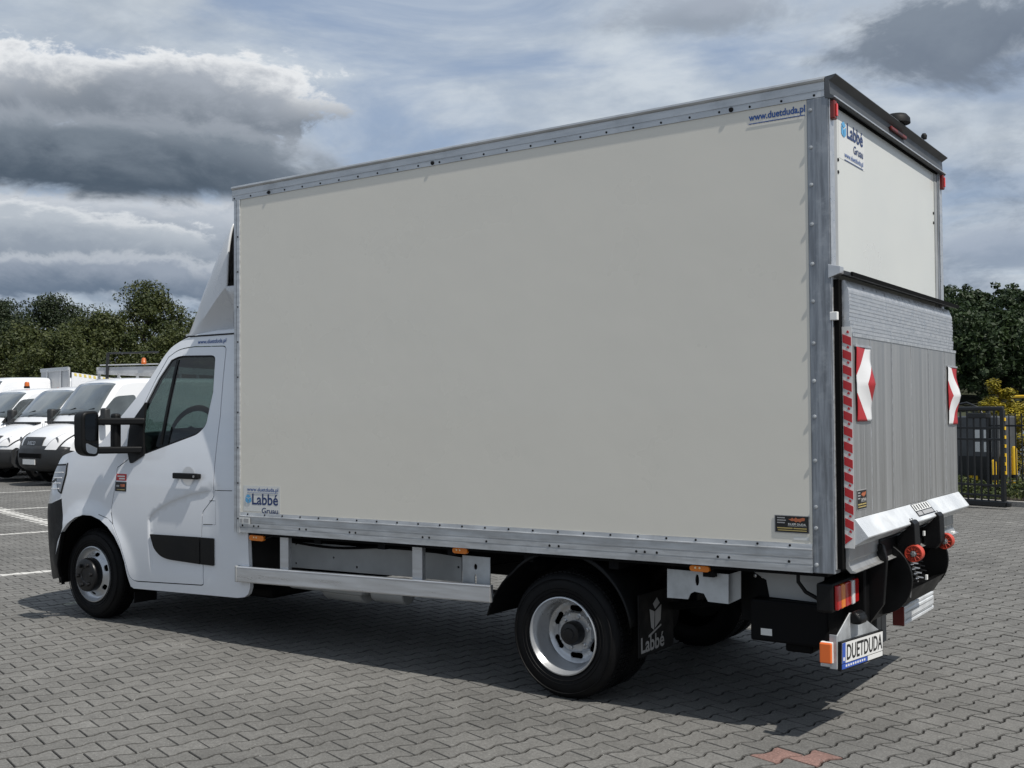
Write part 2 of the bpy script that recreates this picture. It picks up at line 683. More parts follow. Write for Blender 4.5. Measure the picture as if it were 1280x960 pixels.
# ------------------------------------------------------------------ ground and block paving
def ground_mat(name, base, far=False, tone_attr=True):
    m = bpy.data.materials.new(name)
    m.use_nodes = True
    m.node_tree.nodes.clear()
    w = NT(m.node_tree)
    out = w.n('ShaderNodeOutputMaterial')
    b = w.n('ShaderNodeBsdfPrincipled')
    w.l(b.outputs[0], out.inputs[0])
    b.inputs['Roughness'].default_value = 0.86
    b.inputs['Specular IOR Level'].default_value = 0.3
    g = w.n('ShaderNodeNewGeometry')
    P = g.outputs['Position']
    big = w.ramp(w.noise(P, 0.55, 5, 0.6), 0.25, 0.75, 0.84, 1.14)
    mid = w.ramp(w.noise(P, 5.0, 5, 0.65), 0.25, 0.75, 0.90, 1.10)
    fin = w.math('MULTIPLY', w.ramp(w.noise(P, 85.0, 4, 0.75), 0.25, 0.75, 0.66, 1.34), w.ramp(w.noise(P, 30.0, 3, 0.7), 0.25, 0.75, 0.88, 1.12))
    t = w.math('MULTIPLY', w.math('MULTIPLY', big, mid), fin)
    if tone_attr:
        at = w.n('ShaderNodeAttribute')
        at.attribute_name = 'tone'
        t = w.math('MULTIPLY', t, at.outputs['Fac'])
    c = w.mix(1.0, base, (1, 1, 1), 'MULTIPLY')
    cm = w.n('ShaderNodeVectorMath', operation='SCALE')
    w.l(c, cm.inputs[0])
    w.l(t, cm.inputs['Scale'])
    # pale quartz grains
    sp = w.math('MULTIPLY', w.ramp(w.noise(P, 95.0, 1, 0.4), 0.70, 0.76), 0.5)
    c2 = w.mix(sp, cm.outputs[0], (0.42, 0.42, 0.40))
    # pale scuffs
    sc = w.math('MULTIPLY', w.ramp(w.noise(P, 1.1, 7, 0.7), 0.56, 0.74), 0.22)
    c2 = w.mix(sc, c2, (0.30, 0.295, 0.28))
    # faint dark drips
    dr = w.math('MULTIPLY', w.ramp(w.noise(P, 2.3, 6, 0.7), 0.60, 0.70), 0.34)
    c2 = w.mix(dr, c2, (0.06, 0.06, 0.058))
    w.l(c2, b.inputs['Base Color'])
    bn = w.n('ShaderNodeBump')
    bn.inputs['Strength'].default_value = 0.5
    bn.inputs['Distance'].default_value = 0.003
    w.l(w.noise(P, 240.0, 3, 0.7), bn.inputs['Height'])
    w.l(bn.outputs[0], b.inputs['Normal'])
    MAT[name] = m
    return m


PAV = (0.142, 0.139, 0.130)
ground_mat('paver', PAV)
ground_mat('paver_red', (0.205, 0.125, 0.106))
ground_mat('paver_white', (0.50, 0.49, 0.46))
ground_mat('far_ground', (0.126, 0.123, 0.115), tone_attr=False)
ground_mat('joint_sand', (0.045, 0.043, 0.039), tone_attr=False)
ground_mat('soil', (0.07, 0.06, 0.045), tone_attr=False)
ground_mat('concrete_kerb', (0.30, 0.29, 0.27), tone_attr=False)

A2 = np.array([math.cos(R(72)), math.sin(R(72))])
B2 = np.array([math.cos(R(-18)), math.sin(R(-18))])
gm = MB().add([(-2600, -2600, -0.024), (2600, -2600, -0.024), (2600, 2600, -0.024), (-2600, 2600, -0.024)], [(0, 1, 2, 3)])
ground = tag(gm.build('ground', 'far_ground'), kind='structure')

pavement = empty('pavement')
tag(pavement, kind='structure')

PL, PW, PN, PITCH = 0.100, 0.0825, 0.0575, 0.140
def bone(dl, dw):
    L, W_, N_ = PL - dl, PW - dw, PN - dw
    h = [(-L, -W_), (-.073, -W_), (-.027, -N_), (.027, -N_), (.073, -W_), (L, -W_)]
    return np.array(h + [(-x, -y) for x, y in h])


o_out = bone(0.0024, 0.0044)
o_top = bone(0.0058, 0.0092)
NB = 12
tmpl = np.concatenate([np.c_[o_out, np.full(NB, -0.03)], np.c_[o_out, np.full(NB, -0.0045)], np.c_[o_top, np.zeros(NB)]])
t_faces = [(i, (i + 1) % NB, NB + (i + 1) % NB, NB + i) for i in range(NB)] + \
          [(NB + i, NB + (i + 1) % NB, 2 * NB + (i + 1) % NB, 2 * NB + i) for i in range(NB)] + [tuple(range(2 * NB, 3 * NB))]

# joint dirt and gap shade, both painted into block sides and chamfers
DIRT_SHADE = np.array([.20] * NB + [.50] * NB + [1.0])
DEPTH_MAX = 25.0
fwd2 = fw[:2] / np.linalg.norm(fw[:2])
rt2 = np.array([fwd2[1], -fwd2[0]])
cells = []
ca, cb_ = A2 @ CAM[:2], B2 @ CAM[:2]
na_ = int(30 / 0.2)
for j in range(int((cb_ - 32) / PITCH), int((cb_ + 32) / PITCH)):
    b = j * PITCH
    a = (np.arange(int((ca - 32) / 0.2), int((ca + 32) / 0.2)) + 0.5 * (j % 2)) * 0.2
    P = np.outer(a, A2) + b * B2
    d = P - CAM[:2]
    dep = d @ fwd2
    lat = d @ rt2
    ok = (dep > 1.6) & (dep < DEPTH_MAX) & (np.abs(lat) < 0.62 * dep + 0.9)
    for ai, p, dd, ll in zip(a[ok], P[ok], dep[ok], lat[ok]):
        cells.append((p[0], p[1], dd, ll, ai, b, j))
cells = np.array(cells)
pix = []
for c in cells:
    d = np.array([c[0], c[1], 0]) - CAM
    z = d @ fw
    pix.append((640 + CF * (d @ rt) / z, 480 - CF * (d @ up) / z))
pix = np.array(pix)
LINE_B = [-3.08, -7.16, -11.4, -15.8]
line_rows = {round(v / PITCH) for v in LINE_B}
kind = np.zeros(len(cells), int)
for i, c in enumerate(cells):
    if int(c[6]) in line_rows and -4 < c[4] < 9:
        kind[i] = 2
    if c[5] < -3.0 and abs(c[4] - 1.97) <= 0.1001:
        kind[i] = 2
for q in ((968, 938), (999, 948)):
    p = U(q[0], q[1], 2, 0)
    kind[np.argmin((cells[:, 0] - p[0]) ** 2 + (cells[:, 1] - p[1]) ** 2)] = 1
visible = (pix[:, 0] > -10) & (pix[:, 0] < 1290) & (pix[:, 1] < 968) & (kind != 2)
order = np.argsort(np.where(visible, cells[:, 2], 1e9))
single = set(order[:296].tolist()) | set(np.where(kind == 1)[0].tolist())

PAVER_MESH = {}
def paver_mesh(mname, tone, k):
    me = bpy.data.meshes.new('paver')
    V = tmpl.copy()
    V[:, 2] += V[:, 0] * RNG.normal(0, 0.004) + V[:, 1] * RNG.normal(0, 0.004)
    me.from_pydata([tuple(v) for v in V], [], t_faces)
    at = me.attributes.new('tone', 'FLOAT', 'FACE')
    at.data.foreach_set('value', (tone * DIRT_SHADE).astype(np.float32))
    me.materials.append(MAT[mname])
    me.shade_flat()
    return me


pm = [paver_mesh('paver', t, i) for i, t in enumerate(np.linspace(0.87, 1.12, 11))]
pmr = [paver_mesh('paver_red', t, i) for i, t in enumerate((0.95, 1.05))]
for i in sorted(single):
    me = pmr[i % 2] if kind[i] == 1 else pm[int(np.clip(RNG.normal(5, 2.2), 0, 10))]
    o = bpy.data.objects.new('paver', me)
    col.objects.link(o)
    o.location = (cells[i, 0], cells[i, 1], RNG.normal(0, 0.0007))
    o.rotation_euler = (0, 0, R(72) + RNG.normal(0, 0.006) + (math.pi if RNG.random() < 0.5 else 0))
    o.parent = pavement


def paver_field(sel, name, mname):
    n = len(sel)
    c = cells[sel]
    th = R(72) + RNG.normal(0, 0.006, n)
    X = tmpl[None, :, 0]
    Y = tmpl[None, :, 1]
    Zt = np.repeat(tmpl[None, :, 2], n, 0) + RNG.normal(0, 0.0007, n)[:, None] + X * RNG.normal(0, 0.004, n)[:, None] + Y * RNG.normal(0, 0.004, n)[:, None]
    V = np.stack([c[:, 0:1] + X * np.cos(th)[:, None] - Y * np.sin(th)[:, None], c[:, 1:2] + X * np.sin(th)[:, None] + Y * np.cos(th)[:, None], Zt], -1).reshape(-1, 3)
    flat, sizes = [], []
    for f in t_faces:
        flat += f
        sizes.append(len(f))
    lv = (np.array(flat)[None] + (np.arange(n) * len(tmpl))[:, None]).ravel()
    ls = np.tile(sizes, n)
    me = bpy.data.meshes.new(name)
    me.vertices.add(len(V))
    me.vertices.foreach_set('co', V.ravel())
    me.loops.add(len(lv))
    me.loops.foreach_set('vertex_index', lv.astype(np.int32))
    me.polygons.add(len(ls))
    me.polygons.foreach_set('loop_start', np.concatenate([[0], np.cumsum(ls)[:-1]]).astype(np.int32))
    me.update(calc_edges=True)
    at = me.attributes.new('tone', 'FLOAT', 'FACE')
    at.data.foreach_set('value', np.outer(np.clip(RNG.normal(1.0, 0.055, n), .84, 1.16), DIRT_SHADE).ravel().astype(np.float32))
    me.materials.append(MAT[mname])
    me.shade_flat()
    o = bpy.data.objects.new(name, me)
    col.objects.link(o)
    o.parent = pavement
    tag(o, kind='stuff')
    return o


rest = np.array([i for i in range(len(cells)) if i not in single and kind[i] == 0])
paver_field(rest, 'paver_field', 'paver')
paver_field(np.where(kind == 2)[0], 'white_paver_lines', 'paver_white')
# sand bed under the blocks
bd = [(1.4, 1.9), (25.2, 16.6)]
bq = [CAM[:2] + fwd2 * 1.3 + rt2 * s * 1.9 for s in (-1, 1)] + [CAM[:2] + fwd2 * (DEPTH_MAX - .05) + rt2 * s * (0.62 * DEPTH_MAX + .9) for s in (1, -1)]
bed = MB().add([(q[0], q[1], -0.019) for q in bq], [(0, 1, 2, 3)]).build('joint_sand', 'joint_sand', pavement)


# ------------------------------------------------------------------ the box truck
YC = 1.0735
truck = empty('box_truck', (0, 0, 0))
tag(truck, 'white box truck with cream cargo box, roof wind deflector and folded tail lift', 'truck')
T = truck

# ---- cab side surface: y of the left side at (x, z)
_zt = np.array([0.25, 0.35, 0.5, 0.8, 1.1, 1.3, 1.5, 1.75, 2.0, 2.2])
_yt = np.array([0.085, 0.068, 0.052, 0.040, 0.044, 0.058, 0.085, 0.125, 0.170, 0.212])
_pf = np.polyfit(_zt, _yt, 4)


def sideY(x, z):
    y = float(np.polyval(_pf, z))
    lean = 0.0 if z < 0.8 else 0.10 * ((z - 0.8) / 0.33) ** 1.5 if z < 1.35 else 0.21
    t = (-0.32 + lean - x) / 0.45
    if t > 0:
        y += 0.17 * t ** 2.4
    return y


ARC = [(0.70, 0.70), (0.72, 0.80), (0.78, 0.862), (0.86, 0.906), (1.0, 0.962), (1.2, 1.02), (1.45, 1.06), (1.6, 1.07)]


def S_left(x, z):
    y = sideY(x, z)
    r = math.hypot(x - 0.02, z - 0.36)
    y -= 0.018 * math.exp(-((r - 0.46) / 0.055) ** 2) * sstep(0.2, 0.45, z)
    zc = np.interp(x, [a for a, _ in ARC], [b for _, b in ARC])
    y += 0.010 * sstep(0, 0.014, zc - z) * sstep(0.0, 0.014, x - 0.735) * sstep(0.40, 0.52, z) * sstep(1.50, 1.44, x)
    return (x, y, z)


def on_side(px, py, lift=0.0):
    y = 0.06
    for _ in range(6):
        q = U(px, py, 1, y)
        y = S_left(q[0], q[2])[1]
    return q[0], q[2]


def px_outline(pts):
    return [on_side(*p) for p in fillet(pts)]


def arch(n=14, a0=-12, a1=178, r=0.455, c=(0.02, 0.36)):
    return [(c[0] + r * math.cos(R(a0 + (a1 - a0) * i / n)), c[1] + r * math.sin(R(a0 + (a1 - a0) * i / n))) for i in range(n + 1)]


# edge of the cab side (lower left corner of hood, pillar, roof) and the centre line over it
EDGE = [(-0.60, 0.26), (-0.735, 0.34), (-0.76, 0.50), (-0.75, 0.70), (-0.725, 0.86), (-0.685, 1.0), (-0.615, 1.13), (-0.47, 1.235),
        (-0.28, 1.285), (-0.05, 1.315), (0.12, 1.36), (0.30, 1.535), (0.47, 1.69), (0.63, 1.865), (0.755, 2.03), (0.87, 2.11), (1.1, 2.165), (1.4, 2.18), (1.675, 2.18)]
CENT = [(-0.72, 0.26), (-0.84, 0.34), (-0.875, 0.50), (-0.87, 0.70), (-0.855, 0.86), (-0.82, 1.0), (-0.76, 1.13), (-0.63, 1.25),
        (-0.46, 1.33), (-0.25, 1.40), (-0.10, 1.46), (0.08, 1.62), (0.26, 1.80), (0.45, 2.0), (0.60, 2.15), (0.76, 2.23), (1.05, 2.28), (1.4, 2.295), (1.675, 2.295)]


def cr(pts, n):
    """Catmull-Rom through pts, n steps a span"""
    P = [np.array(p, float) for p in pts]
    P = [2 * P[0] - P[1]] + P + [2 * P[-1] - P[-2]]
    out = []
    for i in range(1, len(P) - 2):
        for k in range(n):
            t = k / n
            a, b, c, d = P[i - 1:i + 3]
            out.append(0.5 * ((2 * b) + (c - a) * t + (2 * a - 5 * b + 4 * c - d) * t * t + (3 * b - a - 3 * c + d) * t ** 3))
    out.append(P[-2])
    return out


NS = 4
EE, CC = cr(EDGE, NS), cr(CENT, NS)


def front_patch(i0, i1, v0, v1, nv, name, m, parent, lift=0.0, solid=0.0):
    rows = []
    for i in range(i0 * NS, i1 * NS + 1):
        row = []
        e, c = EE[i], CC[i]
        ye = sideY(e[0], e[1])
        for k in range(nv + 1):
            v = v0 + (v1 - v0) * k / nv
            s = abs(v) ** 3.2
            q = c + (e - c) * s
            d = np.array([-1.0, 0.7])
            d = d / np.linalg.norm(d) * lift
            row.append((q[0] + d[0], YC + v * (YC - ye), q[1] + d[1]))
        rows.append(row)
    return MB().grid(rows).build(name, m, parent, smooth=50, solid=solid)


front_patch(0, 4, -1, 1, 40, 'bumper', 'black_plastic', T, solid=0.02)
front_patch(4, 7, -1, 1, 40, 'nose_panel', 'cab_paint', T, solid=0.02)
gr = front_patch(4, 6, -0.62, 0.62, 24, 'grille', 'black_plastic', T, lift=0.012, solid=0.01)
for k, zz in enumerate((0.90, 0.955, 1.01, 1.065)):
    MB().tube([(-0.872 + 0.04 * abs(t) ** 3 + (zz - 0.9) * 0.35, YC + t * 0.6, zz) for t in np.linspace(-1, 1, 15)], 0.009, 6).build('grille_bar', 'steel', gr, smooth=40)
front_patch(7, 10, -1, 1, 40, 'bonnet', 'cab_paint', T, solid=0.02)
front_patch(10, 14, -0.90, 0.90, 36, 'windscreen', 'cab_glass', T)
for s in (-1, 1):
    front_patch(10, 14, s * 0.90, s * 1.0, 4, 'windscreen_pillar', 'cab_paint', T, solid=0.02)
front_patch(14, 18, -1, 1, 40, 'cab_roof', 'cab_paint', T, solid=0.02)

# ---- left side: body shell with the door cut out of it
door_px = [(145, 604), (147, 585), (163, 573, 5), (166, 545), (178, 510), (196, 473), (211, 447), (224, 437, 10), (243, 434), (282.5, 433, 5), (275, 520), (266.5, 622, 3), (252.5, 640, 5), (251.5, 668), (254, 731, 3), (163.5, 725.5, 9), (158, 706), (150, 678), (141.5, 656), (139, 640)]
door_ol = px_outline(door_px)


def grow(poly, d):
    """offset an outline outwards by d"""
    P = np.array(poly)
    n = len(P)
    area = 0.5 * np.sum(P[:, 0] * np.roll(P[:, 1], -1) - np.roll(P[:, 0], -1) * P[:, 1])
    out = []
    for i in range(n):
        a, b, c = P[i - 1], P[i], P[(i + 1) % n]
        t1, t2 = b - a, c - b
        n1 = np.array([t1[1], -t1[0]]) / (np.linalg.norm(t1) + 1e-9)
        n2 = np.array([t2[1], -t2[0]]) / (np.linalg.norm(t2) + 1e-9)
        m = n1 + n2
        m = m / (np.linalg.norm(m) + 1e-9)
        k = 1 / max(0.5, m @ n1)
        out.append(tuple(b + m * d * k * np.sign(area)))
    return out


edge_top = [tuple(p) for p in EE[4 * NS:18 * NS + 1:2]]          # from bumper top to roof rear
arch_pts = [p for p in arch() if True]
shell_ol = edge_top + [(1.675, 0.775), (1.80, 0.775), (1.80, 0.46), (1.793, 0.40), (1.768, 0.352), (1.73, 0.328), (1.66, 0.316), (0.52, 0.285), (0.49, 0.30)] + arch_pts[1:-1] + [(-0.30, 0.70), (-0.335, 0.925), (-0.50, 0.88)]
for flip, nm in ((None, 'cab_side'), (2 * YC, 'cab_side')):
    panel(shell_ol, [grow(door_ol, 0.0075)], S_left, 0.03, nm, 'cab_paint', T, flip=flip)
bump_ol = [tuple(p) for p in EE[0:4 * NS + 1:2]] + [(-0.50, 0.876), (-0.338, 0.919), (-0.303, 0.70)] + arch(6, 176, 196, 0.445)[:] + [(-0.40, 0.30)]
for flip in (None, 2 * YC):
    panel(bump_ol, [], S_left, 0.03, 'bumper_corner', 'black_plastic', T, flip=flip)

win_px = [(178, 569, 5), (173.5, 540), (176, 517), (198, 474), (214, 450), (225, 444.5, 8), (269.5, 444, 6), (266.5, 490), (257.5, 532, 6), (247, 543, 6)]
win_ol = px_outline(win_px)
glass_ol = grow(win_ol, -0.014)
zc_ = lambda x: float(np.interp(x, [a for a, _ in ARC], [b for _, b in ARC]))
DOOR_CREASE = []
for d_ in (0.0, 0.007, 0.014):
    DOOR_CREASE.append([(0.735 + d_, z) for z in np.linspace(.42, zc_(.735 + d_) - d_ - .012, 9)] + [(x, zc_(x) - d_) for x in np.linspace(.738 + d_, 1.375, 26)])
doors = []
for flip in (None, 2 * YC):
    d = panel(door_ol, [win_ol], S_left, 0.035, 'door', 'cab_paint', T, flip=flip, g=0.035, creases=DOOR_CREASE)
    doors.append(d)

    def Sg(x, z):
        p = S_left(x, z)
        return (p[0], p[1] + 0.010, p[2])
    panel(grow(win_ol, 0.003), [glass_ol], Sg, 0.02, 'window_seal', 'black_plastic', d, flip=flip)
    panel(glass_ol, [], Sg, 0.0, 'side_window', 'cab_glass', d, flip=flip)
    # quarter-light divider
    q1, q2 = on_side(221.5, 450), on_side(200, 556)
    wv = 0.012
    panel([(q1[0] - wv, q1[1]), (q1[0] + wv, q1[1]), (q2[0] + wv, q2[1]), (q2[0] - wv, q2[1])], [], lambda x, z: (x, S_left(x, z)[1] + 0.004, z), 0.02, 'window_divider', 'black_plastic', d, flip=flip)
    # mirror sail patch
    panel(px_outline([(183, 503), (180, 540), (181, 569), (164, 580, 3), (160, 562), (164, 530)]), [], lambda x, z: (x, S_left(x, z)[1] - 0.012, z), 0.02, 'mirror_base', 'black_plastic', d, flip=flip, bevel=0.004)
    # rubbing strip
    panel(px_outline([(189, 667.5, 1), (251, 671.5), (251, 705), (205, 698, 12), (194, 686, 6)]), [], lambda x, z: (x, S_left(x, z)[1] - 0.014, z), 0.02, 'door_moulding', 'black_plastic', d, flip=flip, bevel=0.005)
    panel(px_outline([(252.6, 671.7), (268.5, 673, 1), (268.5, 707, 1), (252.6, 705.2)]), [], lambda x, z: (x, S_left(x, z)[1] - 0.014, z), 0.02, 'corner_moulding', 'black_plastic', T, flip=flip, bevel=0.004)
    # handle with its dished recess
    hx, hz = on_side(236, 595)
    mb = MB()
    ring = []
    for rr, dy in ((0.068, -0.001), (0.060, 0.0), (0.045, 0.004), (0.0, 0.006)):
        ring.append((rr, dy))
    mb.lathe(ring, (hx, S_left(hx, hz)[1] - 0.004, hz), 'y', 28)
    if flip:
        mb.v = [(x, flip - y, z) for x, y, z in mb.v]
    mb.build('handle_recess', 'deflector_paint', d, smooth=40)
    y0 = S_left(hx, hz)[1]
    mb = MB().box(hx - 0.135, hx + 0.135, y0 - 0.040, y0 - 0.018, hz - 0.020, hz + 0.022).box(hx - 0.13, hx - 0.09, y0 - 0.03, y0 + .01, hz - 0.016, hz + 0.016).box(hx + 0.075, hx + 0.13, y0 - 0.03, y0 + .01, hz - 0.016, hz + 0.018)
    if flip:
        mb.v = [(x, flip - y, z) for x, y, z in mb.v]
    h = mb.build('door_handle', 'black_plastic', d, smooth=40, bevel=0.008, seg=3)
    mb = MB().lathe([(0.009, 0), (0.009, -0.003), (0.0, -0.003)], (hx + 0.10, y0 - 0.040, hz), 'y', 14)
    if flip:
        mb.v = [(x, flip - y, z) for x, y, z in mb.v]
    mb.build('key_lock', 'steel', d)


def groove(pxs, name='panel_gap', r=0.0028, m='gap_dark', flip=None, parent=T, lift=0.0):
    pts = [on_side(*p) for p in pxs]
    q = []
    for a, b in zip(pts[:-1], pts[1:]):
        k = max(1, int(math.hypot(b[0] - a[0], b[1] - a[1]) / 0.03))
        q += [(a[0] + (b[0] - a[0]) * t / k, a[1] + (b[1] - a[1]) * t / k) for t in range(k)]
    q.append(pts[-1])
    P = [S_left(x, z) for x, z in q]
    P = [(x, y + r * 0.45 - lift, z) for x, y, z in P]
    if flip:
        P = [(x, flip - y, z) for x, y, z in P]
    MB().tube(P, r, 6).build(name, m, parent, smooth=60)


for flip in (None, 2 * YC):
    groove([(254, 655.5), (269.5, 656), (269.5, 626), (262, 626)], flip=flip)
    groove([(269, 613), (290, 613.5)], flip=flip)
    groove([(139, 640), (141, 655), (135, 648), (123, 643)], flip=flip, r=0.002)

# stickers on the door and the pillar
def side_quad(px0, px1, name, m, parent=None, lift=0.002, S=None):
    a = on_side(*px0)
    b = on_side(*px1)
    x0, x1 = sorted((a[0], b[0]))
    z0, z1 = sorted((a[1], b[1]))
    o = panel([(x0, z0), (x1, z0), (x1, z1), (x0, z1)], [], lambda x, z: (x, S_left(x, z)[1] - lift, z), 0.0015, name, m, parent or T, g=0.03)
    return o, (x0, x1, z0, z1)


def side_text(body, x, z, w, h, m, parent, bold=0.0, lift=0.0035):
    y = S_left(x + w / 2, z)[1]
    return text(body, SX, SZ, (x, 0, z), w, h, m, parent, bold=bold, S=lambda p: (p[0], S_left(p[0], p[2])[1] - lift, p[2]))


st, r_ = side_quad((146, 592), (158, 601), 'red_sticker', 'print_red', doors[0])
for k in range(2):
    side_quad((147.5 + 2 * k, 594.3 + 3 * k), (156.5, 596.3 + 3 * k), 'sticker_line', 'print_white', doors[0], 0.004)
st, r_ = side_quad((144.5, 602), (157.8, 614.5), 'black_sticker', 'print_black', doors[0])
side_quad((151, 605), (156, 608.5), 'sticker_mark', 'print_rust', doors[0], 0.004)
side_quad((146, 606), (149.5, 608.5), 'sticker_mark', 'print_grey', doors[0], 0.004)
side_quad((146.5, 611.3), (156, 612.6), 'sticker_line', 'print_gold', doors[0], 0.004)
a, b = on_side(247, 431.6), on_side(282, 431.0)
side_text('www.duetduda.pl', a[0], a[1], b[0] - a[0], 0.040, 'print_link', T, 0.01)

# headlight wrapping the corner
for flip in (None, 2 * YC):
    hl_ol = px_outline([(85.5, 577, 3), (83.5, 593), (77, 618, 2), (73, 614), (71, 600)]) + [(-0.63, 1.02), (-0.60, 1.12), (-0.50, 1.19)]
    hb = panel(hl_ol, [], lambda x, z: (x, S_left(x, z)[1] - 0.005, z), 0.02, 'headlight', 'black_plastic', T, flip=flip, bevel=0.003)
    inn = grow(hl_ol, -0.014)
    panel(inn, [], lambda x, z: (x, S_left(x, z)[1] - 0.0075, z), 0.004, 'headlight_reflector', 'lamp_inner', hb, flip=flip)
    for k in range(4):
        zz = 1.00 + 0.042 * k
        P = [(x, S_left(x, zz + 0.05 * (x + .45))[1] - 0.009, zz + 0.05 * (x + .45)) for x in np.linspace(-0.52, -0.37 + 0.015 * k, 8)]
        if flip:
            P = [(x, flip - y, z) for x, y, z in P]
        MB().tube(P, 0.004, 6).build('headlight_rib', 'clear_lens', hb, smooth=50)

# wheel-arch liner, scuttle, cab floor and back wall
for s, y0 in ((1, 0.09), (-1, 2 * YC - 0.09)):
    pts = []
    for i in range(19):
        a = R(-14 + 208 * i / 18)
        c, sn = 0.02 + 0.462 * math.cos(a), 0.36 + 0.462 * math.sin(a)
        pts.append([(c, y0 - s * 0.01, sn), (c, y0 + s * 0.34, sn)])
    MB().grid(pts).build('wheel_arch_liner', 'black_matt', T, smooth=40)
    MB().prism([(0.02 + 0.46 * math.cos(R(a)), 0.36 + 0.46 * math.sin(R(a))) for a in range(-10, 191, 20)], 1, y0 + s * 0.33, y0 + s * 0.35).build('arch_wall', 'black_matt', T)
MB().box(0.5, 1.66, 0.14, 2 * YC - 0.14, 0.36, 0.44).build('cab_floor', 'black_matt', T)
MB().box(1.635, 1.67, 0.13, 2 * YC - 0.13, 0.44, 1.45).box(1.635, 1.67, 0.22, 2 * YC - 0.22, 2.0, 2.2).box(1.635, 1.67, 0.17, 2 * YC - 0.17, 1.45, 2.0).build('back_wall', 'dash', T)
# interior
MB().prism([(0.12, 1.0), (0.10, 1.34), (0.28, 1.44), (0.50, 1.42), (0.58, 1.32), (0.55, 1.0)], 1, 0.14, 2 * YC - 0.14).build('dashboard', 'dash', T, smooth=40, bevel=0.03)
for yy, wd in ((0.50, 0.5), (1.55, 0.9)):
    st = empty('cab_seat', (0, 0, 0), 0, T)
    MB().prism([(0.85, 0.80), (0.83, 0.95), (1.32, 0.95), (1.34, 0.80)], 1, yy - wd / 2, yy + wd / 2).build('seat_cushion', 'seat_cloth', st, smooth=50, bevel=0.04)
    MB().prism([(1.28, 0.92), (1.46, 1.55), (1.57, 1.55), (1.45, 0.90)], 1, yy - wd / 2, yy + wd / 2).build('seat_back', 'seat_cloth', st, smooth=50, bevel=0.05)
    for hy in ([yy] if wd < .6 else [yy - .22, yy + .22]):
        MB().prism([(1.48, 1.58), (1.50, 1.78), (1.59, 1.78), (1.58, 1.58)], 1, hy - 0.13, hy + 0.13).build('head_rest', 'seat_cloth', st, smooth=50, bevel=0.04)
sw = empty('steering_wheel', (0.66, 0.50, 1.46), 0, T)
mb = MB()
NR = 36
rim = []
for i in range(NR):
    a = 2 * math.pi * i / NR
    rim.append([(0.19 * math.cos(a) * 0 + (0.19 + 0.017 * math.cos(b)) * math.sin(a) * 0.42, (0.19 + 0.017 * math.cos(b)) * math.cos(a), (0.19 + 0.017 * math.cos(b)) * math.sin(a) * 0.9 + 0.017 * math.sin(b)) for b in np.linspace(0, 2 * math.pi, 9)])
rim.append(rim[0])
mb.grid(rim)
mb.build('wheel_rim', 'dash', sw, smooth=60)
MB().tube([(0, -0.18, 0), (0, 0.18, 0)], 0.02, 6).tube([(0, 0, 0), (-.07, 0, -0.16)], 0.02, 6).tube([(0, 0, 0), (-0.25, 0, -0.10)], 0.035, 8).build('wheel_spokes', 'dash', sw, smooth=60)

# ---- mirrors
for flip in (None, 2 * YC):
    def mir(mb, name, m, par, **k):
        if flip:
            mb.v = [(x, flip - y, z) for x, y, z in mb.v]
        return mb.build(name, m, par, **k)
    XM = 0.44
    def mp(px, py, dx=0.0):
        p = U(px, py, 0, XM)
        return (p[1], p[2])
    hous = fillet([(*mp(102.5, 515), .05), (*mp(124.5, 512.5), .05), (*mp(125, 571.5), .05), (*mp(103, 569), .08)])
    hm = mir(MB().prism(hous, 0, XM - 0.11, XM), 'door_mirror', 'black_plastic', T, smooth=40, bevel=0.018, seg=3)
    g1 = fillet([(*mp(106, 518), .03), (*mp(121.5, 516.5), .04), (*mp(122.5, 551), .02), (*mp(106.5, 550.5), .02)])
    mir(MB().prism(g1, 0, XM - 0.004, XM + 0.002), 'mirror_glass', 'mirror', hm)
    g2 = fillet([(*mp(107, 554), .015), (*mp(121.5, 554.5), .015), (*mp(121, 568), .03), (*mp(108, 566), .03)])
    mir(MB().prism(g2, 0, XM - 0.004, XM + 0.002), 'mirror_glass', 'mirror', hm)
    ym = mp(124, 540)[0]
    zt_, zb_ = mp(124, 527)[1], mp(124, 563)[1]
    for zz in (zt_, zb_):
        mir(MB().prism([(XM - 0.10, ym - 0.02), (XM - 0.03, ym - 0.02), (0.66, 0.07), (0.56, 0.09)], 2, zz - 0.026, zz + 0.026), 'mirror_arm', 'black_plastic', hm, smooth=40, bevel=0.012, seg=3)
    mir(MB().box(XM - .02, XM + 0.05, ym + 0.10, ym + 0.16, zb_ - .02, zt_ + 0.06), 'mirror_bracket', 'black_plastic', hm, smooth=40, bevel=0.02, seg=3)

# ---- wind deflector on the roof
rows = []
for i in range(29):
    t = i / 28
    x = 0.915 + t * 0.535
    zt = float(np.interp(x, [0.80, 0.90, 0.954, 1.026, 1.114, 1.245, 1.357, 1.467, 1.60], [2.15, 2.165, 2.185, 2.305, 2.475, 2.67, 2.834, 2.967, 3.08]))
    zcr = min(2.165 + max(0.0, (x - 0.98)) * 0.70, zt - 0.004)
    w_ = sstep(0.95, 1.45, x)
    ycr = 0.235 - 0.075 * w_
    ytp = 0.235 - 0.030 * w_
    yb = 0.245 + 0.10 * w_
    sec = [(yb, 2.12), (yb + (ycr - yb) * 0.45, 2.12 + (zcr - 2.12) * 0.5), (ycr, zcr)]
    sec2 = [(ycr, zcr), (ycr + (ytp - ycr) * 0.3, zcr + (zt - zcr) * 0.55), (ytp, zcr + (zt - zcr) * 0.93), (ytp + 0.035, zt + 0.006), (ytp + 0.16, zt + 0.02), (YC, zt + 0.045)]
    left = cr(sec, 3) + cr(sec2, 4)[1:]
    rows.append([(x, q[0], q[1]) for q in left] + [(x, 2 * YC - q[0], q[1]) for q in left[::-1][1:]])
